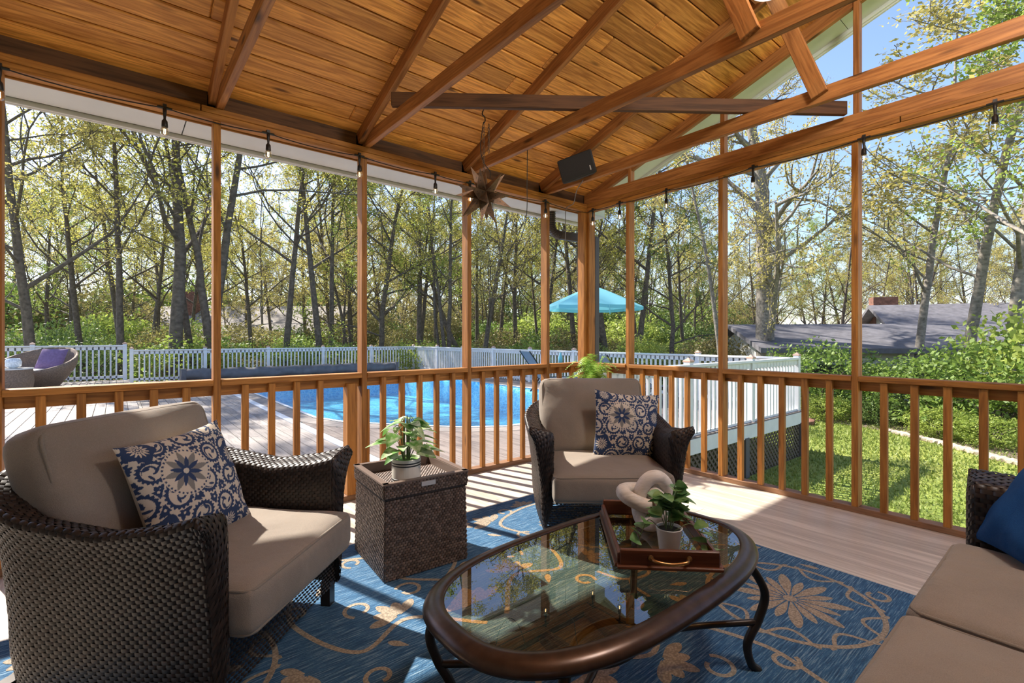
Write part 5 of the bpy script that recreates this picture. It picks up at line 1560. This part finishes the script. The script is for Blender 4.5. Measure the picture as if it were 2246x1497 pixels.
# ---- hanging star
sd = thing('star_ornament', 'rusty pierced metal star hanging on a chain from the roof brace', 'star ornament', (1.895, 2.60, 2.10))
m_rust = plain('rusty tin', (0.17, 0.105, 0.065), 0.5, metal=0.55, noise=0.4, nscale=22)
bm = bmesh.new(); bmesh.ops.create_icosphere(bm, subdivisions=1, radius=0.062)
R = np.random.default_rng(77)
holes = MB(); nface = 0
for f in list(bm.faces):
    c = np.array(f.calc_center_median()); c /= np.linalg.norm(c)
    vs_ = [np.array(v.co) for v in f.verts]
rot = Matrix.Rotation(0.35, 3, 'X') @ Matrix.Rotation(0.5, 3, 'Z')
bm.free()
bm = bmesh.new(); bmesh.ops.create_icosphere(bm, subdivisions=1, radius=0.07)
for f in list(bm.faces):
    c = Vector(f.calc_center_median()).normalized()
    L_ = 0.205
    tip = c * L_
    vs_ = [v.co.copy() for v in f.verts]
    # keep 20 spikes: only the faces of the base icosahedron carry one; subdivision 1 gives 20 faces
    spike = MB(); V = [np.array(rot @ v) for v in vs_] + [np.array(rot @ tip)]
    spike.add(V, [(0, 1, 3), (1, 2, 3), (2, 0, 3)])
    so = spike.build('spike', m_rust, sd)
    for (i, j) in ((0, 1), (1, 2), (2, 0)):
        a_, b__ = V[i], V[j]; mid = (a_ + b__) / 2; nn = np.cross(b__ - a_, V[3] - a_); nn /= np.linalg.norm(nn)
        if nn @ mid < 0: nn = -nn
        e1 = (b__ - a_) / np.linalg.norm(b__ - a_); e2 = np.cross(nn, e1)
        for s, o_, r_ in ((0.15, -0.3, 0.0045), (0.15, 0.3, 0.0045), (0.42, 0.0, 0.004), (0.66, 0.0, 0.003)):
            q = mid * (1 - s) + V[3] * s + e1 * o_ * np.linalg.norm(b__ - a_) * 0.75 + nn * 0.0006
            tt = np.arange(6) * PI / 3
            holes.add(q + r_ * (np.cos(tt)[:, None] * e1 + np.sin(tt)[:, None] * e2), [tuple(range(6))])
bm.free()
holes.build('pierced_holes', M['black'], sd)
ch = MB()
for k in range(13):
    z = 0.175 + 0.024 * k; tt = np.arange(10) * 2 * PI / 10
    ox = 0.0
    ring_ = np.stack([0.007 * np.cos(tt), 0 * tt, z + 0.0155 * np.sin(tt)], 1)
    if k % 2: ring_ = ring_[:, [1, 0, 2]]
    ch.tube(ring_, 0.0022, 5, closed=True)
for k in range(8):
    z = 0.29 + 0.024 * k; tt = np.arange(10) * 2 * PI / 10
    ring_ = np.stack([0.02 + 0.007 * np.cos(tt), -0.03 + 0 * tt, z + 0.0155 * np.sin(tt)], 1)
    if k % 2: ring_ = np.stack([0.02 + 0 * tt, -0.03 + 0.007 * np.cos(tt), z + 0.0155 * np.sin(tt)], 1)
    ch.tube(ring_, 0.0022, 5, closed=True)
ch.build('chain', m_rust, sd)
MB().tube(smooth_curve([(0, 0, 0.48), (0.012, 0, 0.50), (0.008, 0, 0.525), (-0.01, 0, 0.535), (-0.008, 0, 0.555), (0, 0, 0.57)], 6), 0.004, 6).build('hook', M['dark_metal'], sd)
MB().tube(smooth_curve([(0, 0, 0.49), (-0.02, -0.005, 0.40), (-0.025, 0, 0.30), (0.0, 0, 0.22), (0.04, -0.02, 0.16), (0.03, -0.03, 0.12)], 6), 0.003, 5).build('cord', M['black'], sd)

# ---- loudspeaker on the fourth tie beam
sp = thing('loudspeaker', 'black loudspeaker mounted on the roof tie near the corner', 'speaker', (3.10, 2.86, 2.615), math.radians(212))
sp.rotation_euler = (math.radians(14), math.radians(8), math.radians(212)); sp.scale = (1.3, 1.3, 1.3)
cab = MB()
Fv = [(-0.02, -0.12, -0.075), (-0.02, 0.12, -0.075), (-0.02, 0.12, 0.075), (-0.02, -0.12, 0.075)]
cab.add([(0.06, -0.12, -0.075), (0.06, 0.12, -0.075), (0.06, 0.12, 0.085), (0.06, -0.12, 0.085), (-0.09, -0.075, -0.05), (-0.09, 0.075, -0.05), (-0.09, 0.075, 0.055), (-0.09, -0.075, 0.055)],
        [(0, 1, 2, 3), (7, 6, 5, 4), (0, 4, 5, 1), (1, 5, 6, 2), (2, 6, 7, 3), (3, 7, 4, 0)])
bevel(cab.build('cabinet', M['black'], sp), 0.012, 3)
bevel(MB().box((0.064, 0, 0.005), (0.012, 0.225, 0.145)).build('grille', plain('dark grille', (0.02, 0.02, 0.022), 0.7, bump=0.6, nscale=300), sp), 0.01, 3)
MB().box((0.0715, 0.085, -0.035), (0.002, 0.007, 0.03)).build('badge', plain('silver badge', (0.6, 0.6, 0.6), 0.3), sp)
MB().tube([(-0.08, 0, 0.0), (-0.13, 0, -0.01)], 0.03, 12).build('bracket', M['black'], sp)
tag(MB().tube(smooth_curve([(3.16, 2.86, 2.53), (3.28, 3.05, 2.50), (3.42, 3.22, 2.45), (3.44, 3.34, 2.42), (3.44, 3.345, 2.2), (3.44, 3.35, 1.98)], 8), 0.004, 5).build('speaker_wire', plain('grey wire', (0.16, 0.14, 0.13), 0.6)), 'thin grey wire looping down from the loudspeaker', 'wire')
tag(MB().tube(smooth_curve([(2.335, 2.66, 2.535), (2.35, 2.68, 2.30), (2.36, 2.70, 2.05), (2.32, 2.74, 1.86), (2.26, 2.78, 1.80), (2.19, 2.80, 1.86), (2.15, 2.82, 2.05), (2.13, 2.83, 2.25)], 10), 0.003, 5).build('hanging_wire', M['black']), 'thin black wire hanging in a loop from the roof tie', 'wire')

# ---- string of bulbs along both headers
m, nt, b, out = mat_new('bulb glass')
tr = N(nt, 'ShaderNodeBsdfTransparent'); tr.inputs['Color'].default_value = (1.0, 0.95, 0.85, 1); gl = N(nt, 'ShaderNodeBsdfGlossy', i_Roughness=0.02)
lw = N(nt, 'ShaderNodeLayerWeight', i_Blend=0.35); mix = N(nt, 'ShaderNodeMixShader')
nt.links.new(lw.outputs['Facing'], mix.inputs[0]); nt.links.new(tr.outputs[0], mix.inputs[1]); nt.links.new(gl.outputs[0], mix.inputs[2]); nt.links.new(mix.outputs[0], out.inputs['Surface'])
M['bulb'] = m
m, nt, b, out = mat_new('glowing filament'); em = N(nt, 'ShaderNodeEmission', i_Strength=6.0); em.inputs['Color'].default_value = (1, 0.72, 0.35, 1); nt.links.new(em.outputs[0], out.inputs['Surface'])
M['fil'] = m
sl = thing('string_lights', 'black string of small clear bulbs hung along the porch headers', 'string lights')
zb_ = ZH0 - 0.004
left = [-0.43, 0.215, 0.75, 1.345, 1.965, 2.30, 3.17]
pl_ = [(x, YL - 0.008, zb_) for x in left]
right = [3.27, 2.93, 2.42, 1.67, 0.965, 0.36, -0.3]
pr_ = [(XR - 0.008, y, zb_) for y in right]
allp = [(-1.0, YL - 0.008, zb_)] + pl_ + pr_
bm_sock = MB().lathe([(0, 0.0), (0.010, 0.0), (0.009, -0.03), (0.006, -0.06), (0.007, -0.065), (0.014, -0.075), (0.016, -0.105), (0.015, -0.11), (0, -0.11)], n=12).mesh('socket', True); bm_sock.materials.append(M['black'])
bm_tee = MB().tube([(-0.035, 0, 0), (0.035, 0, 0)], 0.008, 8).box((0, 0, 0.006), (0.018, 0.012, 0.03)).mesh('tee'); bm_tee.materials.append(M['black'])
bm_bulb = MB().lathe([(0.0, -0.160), (0.010, -0.159), (0.019, -0.150), (0.0225, -0.138), (0.020, -0.122), (0.013, -0.108), (0.012, -0.106)], n=14).mesh('bulb', True); bm_bulb.materials.append(M['bulb'])
bm_fil = MB().tube([(-0.003, 0, -0.118), (-0.004, 0, -0.145), (0, 0, -0.148), (0.004, 0, -0.145), (0.003, 0, -0.118)], 0.0016, 5).mesh('filament'); bm_fil.materials.append(M['fil'])
for i, p in enumerate(pl_ + pr_):
    rz = 0 if i < len(pl_) else PI / 2
    so = mobj('bulb_socket', bm_sock, None, sl, p, (0, 0, rz)); mobj('tee', bm_tee, None, so)
    bu = mobj('bulb', bm_bulb, None, sl, p); mobj('filament', bm_fil, None, bu)
cpts = []
for a, b__ in zip(allp[:-1], allp[1:]):
    a, b__ = np.array(a), np.array(b__)
    if abs(a[0] - b__[0]) > 0.1 and abs(a[1] - b__[1]) > 0.05 and a[1] > 3.3:
        mid = np.array((XR - 0.012, YL - 0.012, zb_ - 0.01)); segs = [(a, mid), (mid, b__)]
    else: segs = [(a, b__)]
    for s0, s1 in segs:
        for k in range(8):
            t_ = k / 8; q = s0 + (s1 - s0) * t_; q[2] -= 0.028 * 4 * t_ * (1 - t_) * min(1, np.linalg.norm(s1 - s0)); cpts.append(q)
cpts.append(np.array(allp[-1]))
MB().tube(np.array(cpts), 0.0035, 5).build('cord', M['black'], sl)
# ceiling lamps on the rafters
m, nt, b, out = mat_new('lamp diffuser'); em = N(nt, 'ShaderNodeEmission', i_Strength=0.9); em.inputs['Color'].default_value = (1, 0.93, 0.82, 1); nt.links.new(em.outputs[0], out.inputs['Surface'])
M['diff'] = m
def ceiling_lamp(label, x, y, z):
    t = thing('ceiling_lamp', label, 'ceiling lamp', (x, y, z))
    MB().lathe([(0, 0.0), (0.14, 0.0), (0.145, -0.02), (0.135, -0.035), (0, -0.035)], n=32).build('housing', M['white'], t, smooth=False)
    MB().lathe([(0.132, -0.034), (0.115, -0.065), (0.07, -0.085), (0, -0.092)], n=32).build('diffuser', M['diff'], t, smooth=True)
    MB().tube([(0, 0, 0), (0, 0, zc(y) - z)], 0.015, 10).build('stem', M['white'], t)
    return t
ceiling_lamp('white dome lamp just peeking in above the tie beams', 3.06, 1.25, 3.325)
# added glowing globe under the ridge, out of view, brightens the dim interior
t = thing('added_fill_lantern', 'added fill-light globe out of view under the porch ridge', 'lantern', (2.0, RID, 3.18))
MB().tube([(0, 0, 0.20), (0, 0, zc(RID) - 3.18 - 0.17)], 0.006, 8).build('cord', M['black'], t)
m, nt, b, out = mat_new('added fill glow'); em = N(nt, 'ShaderNodeEmission', i_Strength=48.0); em.inputs['Color'].default_value = (1.0, 0.97, 0.93, 1); nt.links.new(em.outputs[0], out.inputs['Surface'])
aa = np.linspace(-PI / 2, PI / 2, 17)
MB().lathe([(max(0.001, 0.21 * math.cos(a)), 0.19 * math.sin(a)) for a in aa], n=28).build('fill_glow_shell', m, t, smooth=True)
MB().lathe([(0.05, 0.185), (0.05, 0.20), (0.0, 0.20)], n=16).build('top_ring', M['black'], t)
